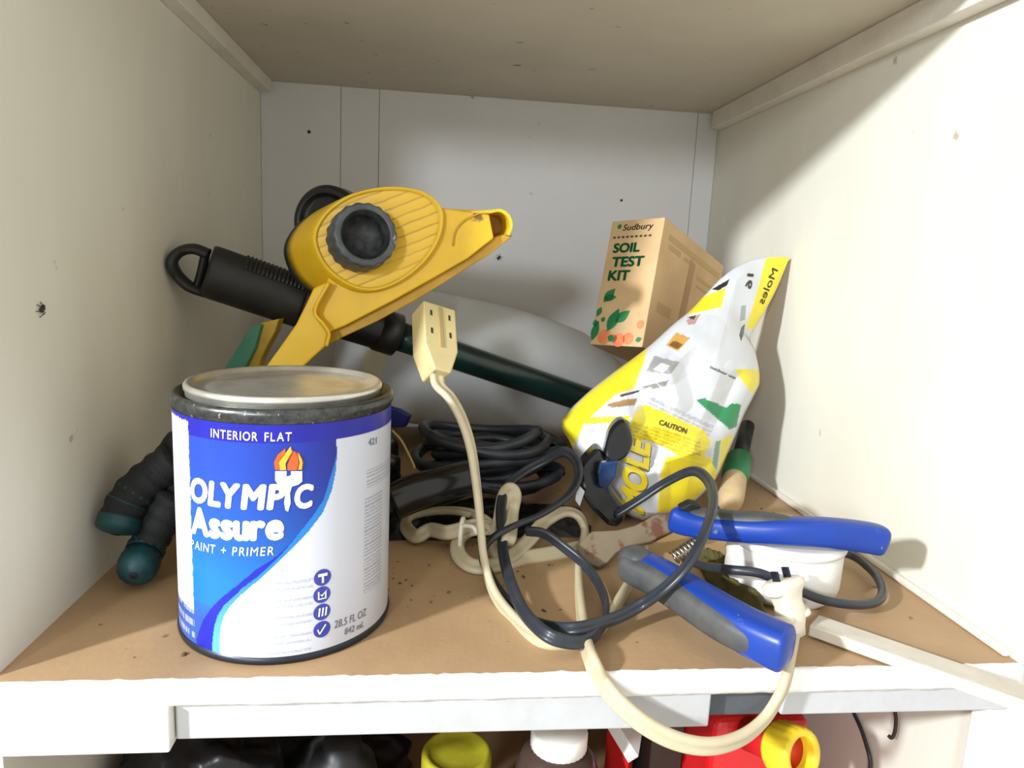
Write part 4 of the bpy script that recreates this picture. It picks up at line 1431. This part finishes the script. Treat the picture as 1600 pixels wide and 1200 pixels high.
# tool handle behind the bag
th_ = thing('tool_handle', atz(1140, 785, 0), 'pale rounded tool handle with a green collar behind the bag by the right wall', 'tool handle')
h0_, h1_ = atz(1138, 790, 0.011), at(1156, 715, 0.262)
hz = (h1_ - h0_).normalized()
hx = hz.orthogonal().normalized()
hy = hz.cross(hx)
Mh = Matrix(((hx.x, hy.x, hz.x, h0_.x), (hx.y, hy.y, hz.y, h0_.y), (hx.z, hy.z, hz.z, h0_.z), (0, 0, 0, 1)))
HL = (h1_ - h0_).length
MB().lathe([(0.002, -0.002), (0.007, 0.0), (0.0098, 0.006), (0.0105, 0.014), (0.0095, HL * 0.55), (0.008, HL * 0.6)], Mh, 28).build('handle', M['wood'], th_)
MB().lathe([(0.0098, HL * 0.52), (0.0108, HL * 0.55), (0.0108, HL * 0.95), (0.009, HL)], Mh, 28).build('collar', M['green'], th_)
MB().lathe([(0.0065, HL * 0.95), (0.0065, HL + 0.06)], Mh, 20).build('shaft', M['black'], th_)

# ------------------------------------------------------------------ lower compartment
ZL = -0.225
Yb_ = 0.10
b2 = tag(MB().blob(at(312, 1222, 0.10), (0.046, 0.046, 0.046), None, 48, 32, 0.28, 2.4, 21).build('plastic_bag', M['blackbag']), 'shiny black plastic bag on the lower level, at the far left', 'bag')
tag(MB().blob(at(490, 1185, 0.19), (0.066, 0.046, 0.050), None, 48, 32, 0.28, 2.1, 33).build('plastic_bag', M['blackbag']), 'added black bag darkening the lower level between the shiny bag and the jar', 'bag')  # bag added only to darken this stretch of the lower level
kc = at(535, 1165, 0.085)
kn = thing('black_canister', (kc.x, kc.y, ZL), 'black canister with a rounded shoulder on the lower level, left of the jar', 'canister')
MB().lathe([(0.019, ZL), (0.022, ZL + 0.003), (0.022, kc.z - 0.022), (0.019, kc.z - 0.010), (0.012, kc.z - 0.004), (0.011, kc.z + 0.004), (0.001, kc.z + 0.005)], Matrix.Translation((kc.x, kc.y, 0)), 40).build('body', M['black'], kn)
# jar with lime lid
jc = at(714, 1172, 0.085)
jar = thing('jar', (jc.x, jc.y, ZL), 'jar with a dusty lime yellow screw lid on the lower level', 'jar')
Mj2 = Matrix.Translation((jc.x, jc.y, 0))
zt = jc.z
rj = 0.0205
MB().lathe([(rj - 0.003, ZL), (rj, ZL + 0.004), (rj, zt - 0.022), (rj - 0.003, zt - 0.012)], Mj2, 48).build('body', M['darkbox'], jar)
MB().lathe([(rj - 0.0005, zt - 0.016), (rj + 0.0008, zt - 0.0155), (rj + 0.0008, zt - 0.002), (rj - 0.0006, zt), (rj - 0.0026, zt), (rj - 0.0034, zt - 0.0012), (0.010, zt - 0.0010), (0.0015, zt - 0.0008)], Mj2, 96, rfun=lambda a, h: 1 + (0.008 * math.cos(40 * a) if zt - 0.0158 < h < zt - 0.001 else 0)).build('lid', M['limelid'], jar)
# brown bottle with white cap
bo_ = at(872, 1175, 0.075)
btl = thing('brown_bottle', (bo_.x, bo_.y, ZL), 'brown plastic bottle with a white cap on the lower level', 'bottle')
Mbb = Matrix.Translation((bo_.x, bo_.y, 0))
zc = at(872, 1169, 0.075).z
MB().lathe([(0.024, ZL), (0.027, ZL + 0.004), (0.027, zc - 0.034), (0.0266, zc - 0.024), (0.0248, zc - 0.012), (0.0215, zc - 0.003), (0.0168, zc + 0.001), (0.0150, zc + 0.002), (0.0150, zc + 0.006)], Mbb, 48).build('body', M['brown'], btl)
MB().lathe([(0.0164, zc + 0.0022), (0.0170, zc + 0.0026), (0.0170, zc + 0.0120), (0.0160, zc + 0.0135), (0.0015, zc + 0.0135)], Mbb, 64, rfun=lambda a, h: 1 + 0.01 * math.cos(32 * a)).build('cap', M['white_plastic'], btl)
# red and white carton
cq = [at(948, 1150, 0.105), at(985, 1150, 0.080)]
ct = thing('red_carton', (cq[0].x, cq[0].y, ZL), 'red carton with a white edge standing right of the brown bottle', 'carton')
mb = MB()
A_, B_ = cq
dv = Vector((0.02, 0.05, 0))
mb.prism([Vector((A_.x, A_.y, ZL)), Vector((B_.x, B_.y, ZL)), Vector((B_.x, B_.y, B_.z - 0.018)), Vector((A_.x, A_.y, A_.z + 0.006))], dv)
mb.build('box', M['red'], ct, bevel=0.0006)
e0, e1 = Vector((A_.x, A_.y - 0.0006, A_.z + 0.006)), Vector((B_.x, B_.y - 0.0006, B_.z - 0.018))
MB().prism([e0, e1, e1 + Vector((0.006, 0, 0.004)), e0 + Vector((0.006, 0, 0.004))], dv * 0.9).build('white_edge', M['white_plastic'], ct)
# dark grey carton
rx0 = at(1112, 1160, 0.075).x
dq0 = at(1010, 1160, 0.125).x
dt_ = tag(MB().box((dq0, 0.115, ZL), (rx0 - 0.001, 0.19, -0.052)).build('grey_carton', M['darkbox'], bevel=0.001), 'plain dark grey carton on the lower level, left of the red can', 'carton')
# red can with yellow spout
rc = thing('fuel_can', (at(1185, 1160, 0.09).x, 0.11, ZL), 'red plastic fuel can with a yellow spout ring on the lower level', 'fuel can')
rx0, rx1, rzt = at(1112, 1160, 0.075).x, at(1262, 1160, 0.075).x, at(1190, 1121, 0.075).z
mb = MB()
mb.box((rx0, 0.072, ZL), (rx1, 0.17, rzt))
mb.build('body', M['red'], rc, bevel=0.008, seg=4)
yc = at(1232, 1172, 0.045)
My = Matrix.Translation(yc) @ Matrix.Rotation(math.radians(72), 4, 'X') @ Matrix.Rotation(math.radians(22), 4, 'Y')
mb = MB()
mb.lathe([(0.0105, -0.008), (0.0135, -0.0085), (0.0150, -0.006), (0.0150, 0.009), (0.0140, 0.0105), (0.0108, 0.0105), (0.0100, 0.009), (0.0100, -0.008)], My, 60, rfun=lambda a, h: 1 + (0.02 * math.cos(20 * a) if -0.007 < h < 0.0095 else 0), capa=False, capb=False)
mb.build('spout_ring', M['yellowring'], rc)
MB().lathe([(0.0100, -0.03), (0.0100, 0.002), (0.001, 0.002)], My, 40).build('spout', M['red'], rc)
mb = MB()
mb.tube(crom([atx(1333, 1112, 0.2405), atx(1345, 1138, 0.2400), atx(1354, 1165, 0.2398), atx(1360, 1190, 0.2400), atx(1358, 1220, 0.2408)], 6), 0.0013, 10)
tag(mb.build('wire', M['blackcord']), 'thin dark wire hanging against the lower right wall', 'wire')
mb = MB()
mb.tube(crom([atx(1398, 1108, 0.2385), atx(1400, 1124, 0.2385), atx(1398, 1144, 0.2380), atx(1393, 1153, 0.2365), atx(1388, 1149, 0.2355)], 6), 0.0011, 10)
tag(mb.build('cup_hook', M['nailhole']), 'small rusty hook under the right front edge, right of the thin wire', 'hook')

# ------------------------------------------------------------------ insects, nail holes and dirt
def bug(p, nrm, s, label):
    nrm = Vector(nrm)
    a = nrm.orthogonal().normalized()
    b = nrm.cross(a)
    r = thing('spider', p, label, 'spider')
    mb = MB()
    Mx = Matrix(((a.x, b.x, nrm.x, 0), (a.y, b.y, nrm.y, 0), (a.z, b.z, nrm.z, 0), (0, 0, 0, 1)))
    mb.blob(p + nrm * 0.0011 * s, (0.0016 * s, 0.0013 * s, 0.0010 * s), Mx, 12, 8)
    mb.blob(p + a * 0.0022 * s + nrm * 0.001 * s, (0.0011 * s, 0.0009 * s, 0.0008 * s), Mx, 10, 6)
    mb.build('body', M['insect'], r)
    for k in range(6):
        an = math.radians(35 + 55 * (k % 3)) * (1 if k < 3 else -1)
        d = a * math.cos(an) + b * math.sin(an)
        MB().tube([p + nrm * 0.0008 * s, p + d * 0.0020 * s + nrm * 0.0018 * s, p + d * 0.0038 * s + nrm * 0.0002], 0.00022 * s, 5).build('leg', M['insect'], r)


bug(atx(62, 484, -HW), (1, 0, 0), 0.95, 'small dark spider on the white left wall')
bug(at(780, 402, D), (0, -1, 0), 1.0, 'small dark spider on the back wall by the tip of the yellow sprinkler')
for i, (px, py, r, lb_) in enumerate([(483, 206, 0.0017, 'dark nail hole in the upper left of the back wall'), (971, 313, 0.0013, 'small dark nail head in the back wall above the card box')]):
    c = at(px, py, D)
    tag(MB().lathe([(r, 0.0), (r, 0.0006), (r * 0.6, 0.0010), (0.0002, 0.0011)], Matrix.Translation(c) @ Matrix.Rotation(math.radians(90), 4, 'X'), 14).build('nail_head', M['nailhole']), lb_, 'nail')

mb = MB()
random.seed(3)
for i in range(190):
    u = random.random()
    if u < 0.55:
        c = atz(random.gauss(760, 150), random.gauss(890, 45), 0)
    elif u < 0.8:
        c = atz(random.uniform(1080, 1260), random.uniform(760, 960), 0)
    else:
        c = Vector((random.uniform(-0.22, 0.22), random.uniform(0.01, 0.4), 0))
    if not (-HW + 0.003 < c.x < HW - 0.01 and 0.008 < c.y < D - 0.02):
        continue
    if (c.x - CX) ** 2 + (c.y - CY) ** 2 < (R + 0.003) ** 2 or (c.x - tcx) ** 2 + (c.y - tcy) ** 2 < 0.034 ** 2:
        continue
    s = 0.0003 + 0.0013 * random.random() ** 3
    mb.blob((c.x, c.y, s * 0.4), (s * random.uniform(0.7, 1.8), s * random.uniform(0.6, 1.2), s * 0.55), Matrix.Rotation(random.random() * 6.3, 4, 'Z'), 6, 4)
crumbs = mb.build('dirt_crumbs', M['soil'], kind='stuff')
crumbs['label'] = 'scattered crumbs of dry dirt on the brown shelf'
crumbs['category'] = 'dirt'
